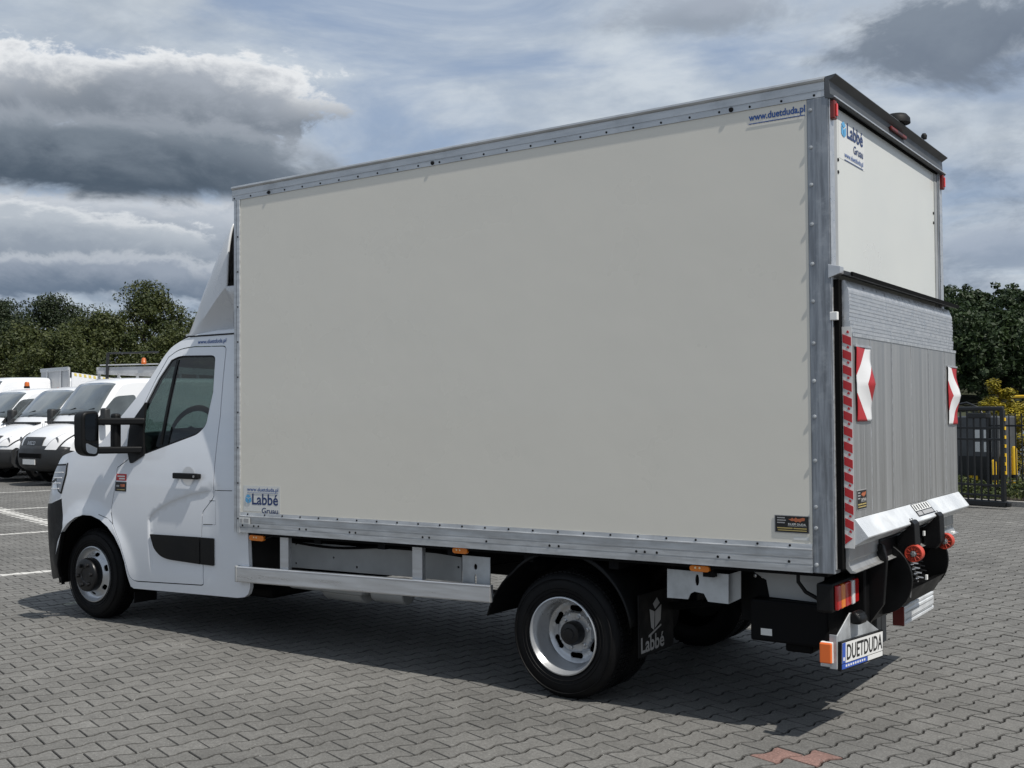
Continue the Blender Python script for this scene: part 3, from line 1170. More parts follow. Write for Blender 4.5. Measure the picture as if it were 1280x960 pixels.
MB().grid(rows).build('wind_deflector', 'deflector_paint', T, smooth=32, solid=0.012)
for flip in (None, 2 * YC):
    rows = []
    for x in np.linspace(1.44, 1.665, 6):
        zc0 = 2.165 + (1.445 - .98) * .70
        rows.append([(x, (.345 + (.16 - .345) * k / 6), 2.12 + (zc0 - 2.12) * k / 6) for k in range(7)])
    if flip:
        rows = [[(x, flip - y, z) for x, y, z in r] for r in rows]
    MB().grid(rows).build('deflector_skirt', 'deflector_paint', T, smooth=50, solid=.010)
MB().box(1.42, 1.688, 0.25, 2 * YC - 0.25, 2.2, 2.95).build('deflector_mount', 'black_matt', T)
MB().tube([(x, sideY(x, 2.155) - .002, 2.155 - .03 * (x < .98) * (.98 - x) * 8) for x in np.linspace(.93, 1.67, 14)], .006, 6).build('deflector_seal', 'black_plastic', T, smooth=50)

# ---- wheels
def ring_mesh(mb, prof, cen, n=48, closed=False, mi=0):
    mb.lathe(prof, cen, 'y', n, mi, closed)
    return mb


def tyre_parts(root, y_out, s, cx=0.0, cz=0.345, w=0.195):
    """tyre whose outer side is at y_out; s = +1 when the wheel faces -y"""
    prof = [(0.213, 0.012), (0.235, 0.0), (0.27, -0.004), (0.298, 0.0), (0.322, 0.010), (0.338, 0.024), (0.345, 0.040)]
    full = prof + [(0.345, w - 0.04), (0.338, w - 0.024), (0.322, w - 0.01), (0.298, w), (0.27, w + .004), (0.235, w), (0.213, w - 0.012)]
    tread = [(r, y_out + s * t) for r, t in full]
    t = MB().lathe(tread, (cx, 0, cz), 'y', 64, closed=True).build('tyre', 'rubber', root, smooth=40)
    mb = MB()
    for gy in (0.055, 0.085, 0.115, 0.145):
        n = 72
        for k in range(n):
            a0, a1 = 2 * math.pi * k / n, 2 * math.pi * (k + 0.72) / n
            for (ra, rb) in ((0.3445, 0.3505),):
                q = []
                for a in (a0, a1):
                    for r_ in (ra, rb):
                        for yy in (gy - 0.011, gy + 0.011):
                            q.append((cx + r_ * math.cos(a), y_out + s * yy, cz + r_ * math.sin(a)))
                mb.add(q, [(2, 3, 7, 6), (0, 2, 6, 4), (1, 5, 7, 3), (0, 1, 3, 2), (4, 6, 7, 5)])
    tb = mb.build('tread_block', 'rubber', t, weld=0)
    tag(tb, kind='stuff')
    mb = MB()
    for rr in (0.243, 0.262, 0.312):
        mb.lathe([(rr - 0.0025, y_out - s * 0.001), (rr, y_out - s * 0.0062), (rr + 0.0025, y_out - s * 0.001)], (cx, 0, cz), 'y', 56, cap=False)
    mb.build('sidewall_rib', 'rubber', t, smooth=60, weld=0)
    return t


def slot_disc(r0, r1, y, s, n_slot, cx, cz, sl=(0.125, 0.165), wdeg=26, dish=0.0, ph=0):
    """disc with rounded hand holes"""
    mb = MB()
    outer = [(r1 * math.cos(2 * math.pi * k / 72), r1 * math.sin(2 * math.pi * k / 72)) for k in range(72)]
    inner = [(r0 * math.cos(2 * math.pi * k / 40), r0 * math.sin(2 * math.pi * k / 40)) for k in range(40)]
    holes = [inner]
    for k in range(n_slot):
        a0 = 2 * math.pi * (k + ph) / n_slot
        rm = (sl[0] + sl[1]) / 2
        hw = (sl[1] - sl[0]) / 2
        half = R(wdeg) / 2
        h = []
        for t in np.linspace(-90, 90, 7):
            c_ = (rm * math.cos(a0 + half), rm * math.sin(a0 + half))
            an = a0 + half + math.pi / 2 + R(t) - math.pi / 2 + math.pi / 2 - math.pi / 2
            h.append((c_[0] + hw * math.cos(a0 + half + R(t) + R(0)) * 0 + hw * (math.cos(R(-t)) * -math.sin(a0 + half) + math.sin(R(-t)) * math.cos(a0 + half)), c_[1] + hw * (math.cos(R(-t)) * math.cos(a0 + half) + math.sin(R(-t)) * math.sin(a0 + half))))
        for t in np.linspace(-90, 90, 7):
            c_ = (rm * math.cos(a0 - half), rm * math.sin(a0 - half))
            h.append((c_[0] + hw * (math.cos(R(t)) * math.sin(a0 - half) + math.sin(R(t)) * math.cos(a0 - half)), c_[1] + hw * (-math.cos(R(t)) * math.cos(a0 - half) + math.sin(R(t)) * math.sin(a0 - half))))
        holes.append(h)
    return outer, holes


def wheel(root_name, x, y_out, s, kind_):
    """s=+1: wheel on the left side (outer face towards -y)"""
    w = empty(root_name, (x, 0, 0), 0, T)
    cz = 0.345
    t = tyre_parts(w, y_out, s, 0, cz)
    if kind_ == 'rear':
        # deep dished outer wheel
        prof = [(0.217, 0.004), (0.2155, -0.004), (0.209, -0.006), (0.205, 0.002), (0.200, 0.016), (0.193, 0.026), (0.186, 0.045), (0.186, 0.070), (0.180, 0.085), (0.172, 0.105), (0.170, 0.128)]
        MB().lathe([(r_, y_out + s * tt) for r_, tt in prof] + [(0.176, y_out + s * .13), (0.192, y_out + s * 0.06), (0.212, y_out + s * 0.02)], (0, 0, cz), 'y', 64, closed=True).build('rim', 'rim_silver', w, smooth=35)
        outer, holes = slot_disc(0.066, 0.1705, 0, s, 6, 0, cz, sl=(0.118, 0.150), wdeg=22, ph=0.5)

        def Sd(a, b):
            r_ = math.hypot(a, b)
            d = 0.128 + 0.020 * sstep(0.17, 0.145, r_) - 0.020 * sstep(0.120, 0.108, r_)
            return (a, y_out + s * d, cz + b)
        panel(outer, holes, Sd, 0.008, 'wheel_disc', 'rim_silver', w, g=0.012, step=0.006, smooth=35, inward=(0, s, 0))
        MB().lathe([(0.068, y_out + s * 0.135), (0.066, y_out + s * 0.085), (0.058, y_out + s * 0.070), (0.035, y_out + s * 0.066), (0.030, y_out + s * 0.058), (0.0, y_out + s * 0.056)], (0, 0, cz), 'y', 28).build('hub', 'hub_black', w, smooth=35)
        mb = MB()
        for k in range(6):
            a = 2 * math.pi * (k + 0.25) / 6
            mbk = MB().lathe([(0.012, y_out + s * 0.132), (0.012, y_out + s * 0.118), (0.008, y_out + s * 0.116), (0.0, y_out + s * 0.116)], (0.088 * math.cos(a), 0, cz + 0.088 * math.sin(a)), 'y', 6)
            mbk.build('wheel_nut', 'steel', w)
        MB().lathe([(0.168, y_out + s * 0.19), (0.0, y_out + s * 0.19)], (0, 0, cz), 'y', 32).build('brake_drum', 'black_matt', w)
        # inner twin
        tyre_parts(w, y_out + s * 0.225, s, 0, cz)
        MB().lathe([(0.213, y_out + s * 0.24), (0.17, y_out + s * 0.26), (0.0, y_out + s * 0.27)], (0, 0, cz), 'y', 32).build('inner_rim', 'black_metal', w)
    else:
        prof = [(0.217, 0.004), (0.2155, -0.004), (0.209, -0.006), (0.205, 0.004), (0.199, 0.018), (0.192, 0.026), (0.186, 0.032), (0.176, 0.034)]
        MB().lathe([(r_, y_out + s * tt) for r_, tt in prof] + [(0.176, y_out + s * .05), (0.192, y_out + s * 0.06), (0.212, y_out + s * 0.03)], (0, 0, cz), 'y', 64, closed=True).build('rim', 'rim_silver', w, smooth=35)
        outer, holes = slot_disc(0.09, 0.1765, 0, s, 6, 0, cz, sl=(0.138, 0.166), wdeg=9, ph=0.35)

        def Sd(a, b):
            r_ = math.hypot(a, b)
            d = 0.034 - 0.050 * sstep(0.175, 0.10, r_)
            return (a, y_out + s * d, cz + b)
        panel(outer, holes, Sd, 0.008, 'wheel_disc', 'rim_silver', w, g=0.012, step=0.006, smooth=35, inward=(0, s, 0))
        MB().lathe([(0.168, y_out + s * 0.10), (0.0, y_out + s * 0.10)], (0, 0, cz), 'y', 32).build('brake_drum', 'black_matt', w)
        hb = MB().lathe([(0.128, y_out + s * 0.0), (0.130, y_out - s * 0.050), (0.124, y_out - s * 0.066), (0.110, y_out - s * 0.072), (0.055, y_out - s * 0.070), (0.05, y_out - s * 0.064), (0.0, y_out - s * 0.064)], (0, 0, cz), 'y', 40).build('hub_cap', 'hub_black', w, smooth=30)
        for k in range(6):
            a = 2 * math.pi * (k + 0.1) / 6
            MB().lathe([(0.015, y_out - s * 0.069), (0.014, y_out - s * 0.088), (0.009, y_out - s * 0.092), (0.0, y_out - s * 0.092)], (0.083 * math.cos(a), 0, cz + 0.083 * math.sin(a)), 'y', 10).build('wheel_nut', 'hub_black', hb, smooth=40)
    return w


wheel('front_wheel', -0.04, 0.115, 1, 'front')
wheel('front_wheel', -0.04, 2 * YC - 0.115, -1, 'front')
wheel('rear_wheel', 4.312, 0.045, 1, 'rear')
wheel('rear_wheel', 4.312, 2 * YC - 0.045, -1, 'rear')

# ---- cargo box (heights as at the rear; the whole box is a trace nose-down)
X0, X1, Y1 = 1.690, 5.853, 2.147
Z0, ZR, ZP = 0.807, 0.943, 3.075


def bb(name, m, x0, x1, y0, y1, z0, z1, parent=None, bevel=0.0, **k):
    return MB().box(x0, x1, y0, y1, z0, z1).build(name, m, parent or T, bevel=bevel, tilt=True, **k)


def pr(name, m, poly, ax, a, b, parent=None, bevel=0.0, tilt=True, **k):
    return MB().prism(poly, ax, a, b).build(name, m, parent or T, bevel=bevel, tilt=tilt, **k)


def mirror_y(poly):
    return [(2 * YC - y, z) for y, z in poly]


bb('box_core', 'grey_panel', X0 + 0.02, X1 - 0.03, 0.012, Y1 - 0.012, Z0 + 0.01, 3.12)
bb('box_roof', 'box_panel_rear', X0 + 0.01, X1 - 0.01, 0.02, Y1 - 0.02, 3.121, 3.150)
bb('box_front_wall', 'box_panel', X0, X0 + 0.019, 0.05, Y1 - 0.05, Z0 + 0.02, 3.10)
side_l = bb('box_side_panel', 'box_panel', 1.766, 5.746, 0.005, 0.0115, ZR + 0.0005, ZP - 0.0005)
bb('box_side_panel', 'box_panel', 1.766, 5.746, Y1 - 0.0115, Y1 - 0.005, ZR + 0.0005, ZP - 0.0005)
br = [(.04, Z0), (0, Z0), (0, .838), (.004, .840), (.004, .844), (0, .846), (0, .868), (.005, .870), (.005, .875), (0, .877), (0, .912), (-.004, .914), (-.004, .919), (0, .921), (.002, ZR), (.04, ZR)]
tr = [(.04, ZP), (0, ZP), (0, 3.100), (.003, 3.102), (.003, 3.106), (0, 3.108), (0, 3.146), (-.008, 3.150), (-.012, 3.158), (-.010, 3.168), (.0, 3.172), (.04, 3.172)]
fp = [(X0, .08), (X0, .03), (X0 + .004, .012), (X0 + .014, .002), (X0 + .022, 0), (1.727, 0), (1.729, .004), (1.735, .004), (1.737, -.003), (1.764, -.003), (1.766, 0), (1.766, .04)]
for side in (0, 1):
    f = (lambda p: p) if side == 0 else mirror_y
    rail = pr('bottom_rail', 'aluminium', f(br), 0, 1.7665, 5.746, smooth=20)
    top = pr('top_rail', 'aluminium', f(tr), 0, X0 - 0.002, 5.835, smooth=20)
    ff = fp if side == 0 else [(x, 2 * YC - y) for x, y in fp]
    post = pr('front_post', 'aluminium', ff, 2, Z0 - 0.004, ZP - 0.001, smooth=20)
    yy = (0.0, 0.085) if side == 0 else (Y1 - 0.085, Y1)
    rp = pr('rear_post', 'galvanised', [(5.7465, yy[0] + .002 * (1 - side)), (5.7465, yy[1]), (X1, yy[1]), (X1, yy[0]), (5.79, yy[0] - .001 * (1 - side))] if side == 0 else [(5.7465, yy[0]), (5.7465, yy[1]), (X1, yy[1]), (X1, yy[0])], 2, Z0, ZP - 0.001, bevel=0.004)
    rf = (X1 + .0005, X1 + 0.006)
    MB().box(*rf, yy[0] + (.004 if side == 0 else .02), yy[1] - (.02 if side == 0 else .004), Z0 + .02, ZP - .01).build('post_face', 'aluminium_clean', rp, tilt=True, bevel=0.002)
    gy = (0.086, 0.142) if side == 0 else (Y1 - 0.142, Y1 - 0.086)
    bb('door_guide', 'grey_panel', 5.80, 5.846, gy[0], gy[1], 0.95, 3.06)
# rivets and screws along the rails
mb = MB()
for x in np.arange(1.84, 5.72, 0.165):
    mb.lathe([(0.0065, 0), (0.0055, -.003), (0, -.004)], (x, 0.001, 0.932), 'y', 8)
for x in (1.79, 1.90, 1.945, 2.33, 2.39, 2.77, 2.82, 3.36, 3.41, 3.83, 4.26, 4.32, 4.80, 4.85, 4.92, 5.26, 5.32, 5.63):
    mb.lathe([(0.0075, 0), (0.006, -.003), (0, -.004)], (x, 0, 0.8545), 'y', 8)
for x in np.arange(1.71, 5.80, 0.163):
    mb.lathe([(0.0065, 0), (0.0055, -.003), (0, -.004)], (x, 0.0, 3.088), 'y', 8)
for x in (2.05, 3.45, 5.36):
    mb.lathe([(0.013, 0), (0.011, -.006), (0, -.008)], (x, 0.0, 3.090), 'y', 10)
for z in np.arange(0.90, 3.05, 0.24):
    mb.lathe([(0.0065, 0), (0.0055, -.003), (0, -.004)], (1.748, -0.003, z), 'y', 8)
tag(mb.build('rivets', 'black_metal', T, tilt=True, smooth=50, weld=0), kind='stuff')
mb = MB()
for z in (0.846, 1.02, 1.12, 1.34, 1.55, 1.72, 1.90, 2.10, 2.28, 2.47, 2.66, 2.84, 3.02):
    mb.lathe([(0.010, 0), (0.009, -.005), (0, -.007)], (5.765, 0.001, z), 'y', 10)
tag(mb.build('post_bolts', 'galvanised_plain', T, tilt=True, smooth=50, weld=0), kind='stuff')

# writing on the left side
def tx(body, x, z, w, h, m, bold=0.0, y=0.004):
    return text(body, SX, SZ, (x, y, z), w, h, m, T, bold=bold, tilt=True, lift=0.0015)


def zr(px, py):
    p = U(px, py, 1, 0.004)
    return p[0], p[2] - 0.00653 * (p[0] - 5.853)


def side_rect(name, m, a, b, y0=0.0045, d=0.0015, **k):
    (xa, za), (xb, zb) = zr(*a), zr(*b)
    return bb(name, m, min(xa, xb), max(xa, xb), y0 - d, y0, min(za, zb), max(za, zb), **k), (min(xa, xb), max(xa, xb), min(za, zb), max(za, zb))


x, z = 5.452, 3.006
tx('www.duetduda.pl', x, z, 0.287, 0.046, 'print_link', 0.022)
bb('underline', 'print_link', x, x + 0.285, 0.0015, 0.003, z - 0.006, z - 0.002)
# maker's sticker at the lower front
stk, q = side_rect('maker_sticker', 'sticker_white', (304.5, 606.5), (350.5, 641), 0.0042, 0.0008)
x0, x1, z0, z1 = q
tx('www.duetduda.pl', x0 + .035, z1 - .046, 0.30, 0.034, 'print_link', 0.012)
bb('underline', 'print_link', x0 + .037, x0 + .335, 0.0012, 0.0026, z1 - .049, z1 - .047)
tx('Labbé', x0 + .085, z1 - .128, 0.248, 0.074, 'print_blue', 0.018)
tx('Gruau', x0 + .178, z1 - .185, 0.155, 0.040, 'print_blue', 0.010)


def cube_mark(org, ex, ey, s, par, nm='maker_mark'):
    ex, ey = np.array(ex, float), np.array(ey, float)
    n = np.cross(ex, ey)
    o = np.array(org)
    def P(a, b):
        return tuple(o + ex * a * s + ey * b * s + n * 0.002)
    mb = MB()
    mb.add([P(0, .78), P(.42, 1.0), P(.86, .80), P(.46, .60)], [(0, 1, 2, 3)])
    mb.add([P(0, .70), P(.42, .52), P(.42, 0.02), P(0.02, .20)], [(0, 1, 2, 3)])
    mb.add([P(.50, .52), P(.90, .72), P(.92, .24), P(.50, 0.02)], [(0, 1, 2, 3)])
    return mb.build(nm, 'print_cyan', par, weld=0)


cube_mark((x0 + .022, 0.002, z1 - .122 - .026), SX, SZ, 0.062, T)


def duet_plate(name, org, ex, ey, w, h, par):
    """small black advertising plate with a running-horse shaped mark and gold lines"""
    ex, ey, o = np.array(ex, float), np.array(ey, float), np.array(org, float)
    n = np.cross(ex, ey)
    def quad(a0, a1, b0, b1, m, nm, lift, par_):
        P = lambda a, b, t: tuple(o + ex * a * w + ey * b * h + n * t)
        mb = MB().add([P(a0, b0, lift), P(a1, b0, lift), P(a1, b1, lift), P(a0, b1, lift), P(a0, b0, lift - .0012), P(a1, b0, lift - .0012), P(a1, b1, lift - .0012), P(a0, b1, lift - .0012)],
                      [(0, 1, 2, 3), (7, 6, 5, 4), (0, 4, 5, 1), (1, 5, 6, 2), (2, 6, 7, 3), (3, 7, 4, 0)])
        return mb.build(nm, m, par_)
    root = quad(0, 1, 0, 1, 'print_grey', name, 0.0022, par)
    quad(.025, .975, .04, .96, 'print_black', 'plate_face', 0.0032, root)
    for k in range(3):
        quad(.08, .30 + .03 * (k == 1), .82 - .14 * k, .88 - .14 * k, 'print_grey', 'print_line', 0.0042, root)
    quad(.08, .52, .24, .30, 'print_gold', 'print_line', .0042, root)
    quad(.55, .92, .24, .30, 'print_gold', 'print_line', .0042, root)
    quad(.10, .92, .12, .17, 'print_gold', 'print_line', .0042, root)
    quad(.38, .92, .385, .405, 'print_grey', 'print_line', .0042, root)
    P = lambda a, b, t=0.0042: tuple(o + ex * a * w + ey * b * h + n * t)
    sh = [(.40, .78), (.47, .80), (.52, .88), (.56, .80), (.62, .90), (.66, .82), (.74, .84), (.82, .90), (.88, .86), (.86, .72), (.78, .70), (.74, .62), (.68, .68), (.62, .62), (.56, .70), (.50, .68)]
    MB().add([P(a, b) for a, b in sh], [tuple(range(len(sh)))]).build('emblem', 'print_rust', root)
    text('DUET DUDA', ex, ey, tuple(o + ex * .40 * w + ey * .44 * h), .50 * w, .12 * h, 'print_white', root, lift=0.0048, bold=0.01)
    return root


(xa, za), (xb, zb) = zr(968.5, 665), zr(1012, 644)
duet_plate('advert_plate', (xa, .004, za + 0.00653 * (xa - 5.853)), SX, SZ, xb - xa, zb - za - .004, T)
side_rect('small_label', 'sticker_white', (992, 671), (1011, 676), 0.0045, 0.0008)
side_rect('rail_label', 'sticker_white', (300.5, 646), (314, 655), -0.0045, 0.001)
for k, (a, b) in enumerate(((301.5, 304.5), (306, 312))):
    side_rect('label_print', 'print_grey', (a, 648), (b, 653), -0.0058, 0.0008)

# ---- rear: upper door, gutter, header
ud = bb('upper_door', 'box_panel_rear', 5.81, 5.842, 0.143, Y1 - 0.143, 2.0, 3.052)
mb = MB()
for yy in (0.165, Y1 - 0.165):
    for z in (2.74, 2.80):
        mb.lathe([(0.010, 0), (0.008, .004), (0, .005)], (5.842, yy, z), 'x', 8)
tag(mb.build('door_screws', 'black_metal', ud, tilt=True, weld=0), kind='stuff')
bb('door_seal', 'black_matt', 5.80, 5.852, 0.09, Y1 - 0.09, 3.053, 3.0735)
hd = pr('rear_header', 'grey_rear', [(5.838, 3.066), (5.876, 3.058), (5.882, 3.064), (5.880, 3.072), (5.864, 3.084), (5.860, 3.146), (5.896, 3.168), (5.893, 3.174), (5.838, 3.168)], 1, -0.004, Y1 + 0.004, bevel=0.0015)
bb('gutter_edge', 'aluminium_clean', 5.876, 5.885, 0.0, Y1, 3.065, 3.071, parent=hd)
tl = MB().lathe([(0.075, 0), (0.073, 0.028), (0.055, 0.05), (0.0, 0.054)], (5.86, 1.13, 3.176), 'z', 24).build('reversing_camera', 'black_plastic', T, tilt=True, smooth=50)
MB().box(5.864, 5.880, 0.97, 1.27, 3.112, 3.132).build('brake_light', 'dark_red', T, tilt=True, bevel=0.006)
MB().lathe([(0.016, 0), (0.018, 0.02), (0.010, 0.034), (0, 0.036)], (5.89, 1.60, 3.180), 'z', 12).build('roof_button', 'black_plastic', T, tilt=True, smooth=50)
for yy in (0.030, Y1 - 0.040):
    ml = MB().box(5.854, 5.880, yy - 0.022, yy + 0.022, 2.965, 3.055).build('marker_light', 'dark_red', T, tilt=True, bevel=0.006)
    MB().box(5.8805, 5.886, yy - 0.004, yy + 0.016, 2.98, 3.04).build('marker_lens', 'bright_red', ml, tilt=True, bevel=0.002)
# maker's sticker on the upper door
sy0, sz1 = 0.20, 3.035
q = lambda a, b: (5.842, sy0 + a, sz1 - b)
MB().box(5.842, 5.8428, sy0 - .02, sy0 + .385, 2.815, 3.045).build('maker_sticker', 'sticker_white', T, tilt=True)
text('Labbé', SY, SZ, q(.105, .100), .255, .075, 'print_blue', T, bold=.018, tilt=True, lift=0.003)
text('Gruau', SY, SZ, q(.205, .160), .155, .042, 'print_blue', T, bold=.01, tilt=True, lift=0.003)
text('www.duetduda.pl', SY, SZ, q(.06, .210), .30, .034, 'print_link', T, bold=.012, tilt=True, lift=0.003)
MB().box(5.844, 5.8455, sy0 + .06, sy0 + .36, 2.818, 2.8205).build('underline', 'print_link', T, tilt=True)
cube_mark((5.843, sy0 + .015, 2.925), SY, SZ, 0.082, T)

# ---- tail lift
lift = empty('tail_lift', (0, 0, 0), 0, T)
bb('lift_seal', 'black_matt', X1 + .0065, 5.883, 0.02, Y1 - 0.02, 0.83, 2.20, parent=lift)
pr('lift_ledge', 'grey_rear', [(5.846, 2.262), (5.846, 2.236), (5.925, 2.214), (5.935, 2.222), (5.932, 2.232)], 1, 0.05, Y1 + 0.02, parent=lift, bevel=0.002)
pr('ledge_edge', 'black_matt', [(5.935, 2.214), (5.944, 2.212), (5.944, 2.232), (5.934, 2.233)], 1, 0.045, Y1 + 0.024, parent=lift)
pr('ledge_end', 'aluminium_clean', [(5.842, 2.272), (5.842, 2.205), (5.90, 2.225), (5.90, 2.258)], 1, -0.004, 0.049, parent=lift, bevel=0.002)
bb('lift_catch', 'white_plastic', 5.845, 5.882, -0.002, 0.06, 2.005, 2.045, parent=lift, bevel=0.003)
PY0, PY1 = 0.055, 2.092
plat = pr('lift_platform', 'lift_sheet', [(5.884, 1.93), (5.934, 1.93), (5.936, 1.068), (5.884, 1.068)], 1, PY0, PY1, parent=lift, bevel=0.003)
# upper, thinner end of the platform with horizontal ribs
prof = [(5.886, 2.196), (5.900, 2.198)]
nr = 11
for k in range(nr):
    zt = 2.150 - k * 0.0185
    xo = 5.922 - 0.006 * abs(k - 4) / 6 + (0.006 if k > 7 else 0)
    prof += [(xo, zt), (xo, zt - .0125), (xo - .003, zt - .014), (xo - .003, zt - .0175)]
prof += [(5.930, 1.935), (5.886, 1.935)]
pr('lift_tip', 'aluminium_clean', prof, 1, PY0 + .003, PY1 - .003, parent=lift)
pr('tip_joint', 'aluminium', [(5.93, 1.945), (5.9375, 1.943), (5.9375, 1.928), (5.93, 1.926)], 1, PY0, PY1, parent=lift)
# faint vertical plank joints of the sheet
for yy in np.arange(PY0 + 0.27, PY1 - .05, 0.37):
    MB().box(5.9345, 5.9368, yy, yy + 0.005, 1.072, 1.926).build('plank_joint', 'aluminium', plat, tilt=True)
# root wedge and lower lip
wedge = pr('lift_wedge', 'lift_white', [(5.886, 1.066), (5.9365, 1.066), (5.998, 0.985), (5.995, 0.978), (5.915, 0.928), (5.886, 0.925)], 1, PY0 - .004, PY1 + .012, parent=lift, bevel=0.002)
pr('lower_lip', 'lift_sheet', [(5.886, .924), (5.904, .924), (5.906, .87), (5.901, .862), (5.903, .845), (5.918, .822), (5.938, .815), (5.934, .810), (5.908, .808), (5.886, .83)], 1, PY0 + .003, PY1 - .003, parent=lift, bevel=0.001)
# hazard tape up the left edge
tape = MB().box(5.887, 5.9335, PY0 - .0072, PY0 - .0054, 0.928, 1.975).build('hazard_tape', 'tape_white', lift, tilt=True)
for k in range(14):
    z = 0.958 + k * 0.0725
    if k == 0:
        poly = [(5.889, z - .012), (5.889, z + .036), (5.925, z + .016)]
    else:
        poly = [(5.890, z), (5.890, z + .040), (5.930, z + .022), (5.930, z - .018)]
    MB().prism(poly, 1, PY0 - .0088, PY0 - .0073).build('tape_block', 'tape_red', tape, tilt=True)
    MB().prism([(5.908, z + .046), (5.913, z + .057), (5.921, z + .050), (5.919, z + .041)], 1, PY0 - .0086, PY0 - .0073).build('tape_mark', 'tape_red', tape, tilt=True)
# two folded warning flags
def flag(y0, y1, z0, z1, sgn):
    nu, nv = 10, 28
    me = bpy.data.meshes.new('warning_flag')
    vs, uvs = [], []
    for j in range(nv + 1):
        v = j / nv
        f = max(0, 1 - abs(v - 0.5) / 0.33)
        for i in range(nu + 1):
            u = i / nu
            xx = 5.9395 + 0.003 + 0.020 * f ** 1.2 * (0.35 + 0.65 * (u if sgn > 0 else u)) + 0.003 * math.sin(9 * v + 3 * u)
            y = y0 + (y1 - y0) * u + 0.006 * math.sin(6 * v + 1)
            vs.append((xx, y, z0 + (z1 - z0) * v + 0.006 * (u - .5) * math.sin(5 * v)))
            uvs.append((u if sgn > 0 else 1 - u, v))
    fs = [(j * (nu + 1) + i, j * (nu + 1) + i + 1, (j + 1) * (nu + 1) + i + 1, (j + 1) * (nu + 1) + i) for j in range(nv) for i in range(nu)]
    me.from_pydata(vs, [], fs)
    ul = me.uv_layers.new(name='UVMap')
    for lp in me.loops:
        ul.data[lp.index].uv = uvs[lp.vertex_index]
    me.materials.append(MAT['warning_flag'])
    o = bpy.data.objects.new('warning_flag', me)
    col.objects.link(o)
    o.parent = lift
    md = o.modifiers.new('thickness', 'SOLIDIFY')
    md.thickness = 0.002
    for p in me.polygons:
        p.use_smooth = True
    MB().box(5.937, 5.944, y0 - .01, y1 + .01, z1 - .004, z1 + .006).build('flag_clip', 'aluminium_clean', o)


flag(0.085, 0.315, 1.525, 1.885, 1)
flag(1.86, 2.085, 1.487, 1.84, -1)
duet_plate('advert_plate', (5.9362, 0.075, 1.105), SY, SZ, 0.15, 0.095, lift)
# maker's label on the wedge face
wn_ = np.array([0.081, 0, 0.0615]) / np.linalg.norm([0.081, 0.0615])
wy, wz = np.array(SY, float), np.array([-0.0615, 0, 0.081]) / np.linalg.norm([0.081, 0.0615])
lb = np.array([5.985, 0.99, 1.0035]) + wn_ * 0.0008
def wq(a0, a1, b0, b1, m, nm, lf, par):
    P = [tuple(lb + wy * a + wz * b + wn_ * lf) for a, b in ((a0, b0), (a1, b0), (a1, b1), (a0, b1))]
    return MB().add(P, [(0, 1, 2, 3)]).build(nm, m, par)
lab = wq(0, .34, 0, .078, 'print_black', 'lift_label', .001, lift)
wq(.008, .332, .034, .074, 'sticker_white', 'label_face', .0016, lab)
for k in range(6):
    wq(.03 + k * .05, .05 + k * .05, .038, .070, 'print_black', 'label_bar', .0022, lab)
wq(.012, .10, .006, .028, 'print_grey', 'label_bar', .0022, lab)
wq(.115, .32, .006, .028, 'print_grey', 'label_bar', .0022, lab)

# ---- lift carriage under the platform
car = empty('lift_carriage', (0, 0, 0), 0, T)
MB().prism([(5.80, .90), (5.93, .90), (5.95, .83), (5.93, .60), (5.86, .50), (5.74, .48), (5.70, .62)], 1, 0.50, 0.535).build('cheek_plate', 'black_metal', car, bevel=0.004)
MB().prism([(5.84 + .175 * math.cos(R(a)), .70 + .19 * math.sin(R(a))) for a in range(-120, 100, 12)], 1, 0.72, 0.74).build('cheek_plate', 'black_metal', car, bevel=0.003, smooth=30)
MB().prism([(5.85 + .16 * math.cos(R(a)), .72 + .18 * math.sin(R(a))) for a in range(-120, 100, 12)], 1, 1.50, 1.52).build('cheek_plate', 'black_metal', car, bevel=0.003, smooth=30)
MB().box(5.80, 5.915, 0.52, 1.70, .80, .925).build('carriage_beam', 'black_metal', car, bevel=0.01)
MB().box(5.74, 5.86, 0.44, 1.72, .50, .80).build('carriage_box', 'black_metal', car, bevel=0.01)
MB().prism([(5.85, .60), (5.99, .64), (5.985, .632), (5.93, .54), (5.83, .53)], 1, 0.745, 1.495).build('carriage_tray', 'black_metal', car, bevel=0.003)
for y0 in (0.78, 1.30):
    MB().prism([(5.95, 1.000), (6.00, 1.000), (6.014, .985), (6.02, .84), (5.99, .80), (5.93, .80), (5.92, .91), (5.985, .97), (5.98, .985)], 1, y0, y0 + .10).build('hinge_arm', 'black_metal', car, bevel=0.004)
    for k in range(2):
        MB().lathe([(0.010, 0), (0.009, 0.008), (0, 0.009)], (5.978, y0 + .03 + .04 * k, 1.0), 'z', 8).build('hinge_bolt', 'black_metal', car)
for y0 in (0.765, 1.415):
    rr = 0.044
    rol = MB().lathe([(0.018, y0 + .002), (0.036, y0 + .002), (0.038, y0 - .006), (rr, y0 - .006), (rr, y0 + .05), (0.018, y0 + .05)], (6.012, 0, 0.832), 'y', 30, closed=True).build('roller', 'roller_red', car, smooth=40)
    for k in range(10):
        a = 2 * math.pi * k / 10
        MB().tube([(6.012 + .018 * math.cos(a), y0 - .003, .832 + .018 * math.sin(a)), (6.012 + .038 * math.cos(a), y0 - .003, .832 + .038 * math.sin(a))], 0.003, 5).build('roller_spoke', 'roller_red', rol)
    MB().lathe([(0.017, y0 + .0), (0.016, y0 - .012), (0.009, y0 - .014), (0, y0 - .014)], (6.012, 0, .832), 'y', 6).build('roller_nut', 'steel', rol)
for k in range(3):
    sp = [(5.93 + .05 * t / 40 + .022 * math.cos(t * .9), 0.9 + k * .10 + .022 * math.sin(t * .9), .80 - t * .0035) for t in range(41)]
    MB().tube(sp, 0.005, 5).build('spring', 'steel' if k == 1 else 'black_metal', car, smooth=50)
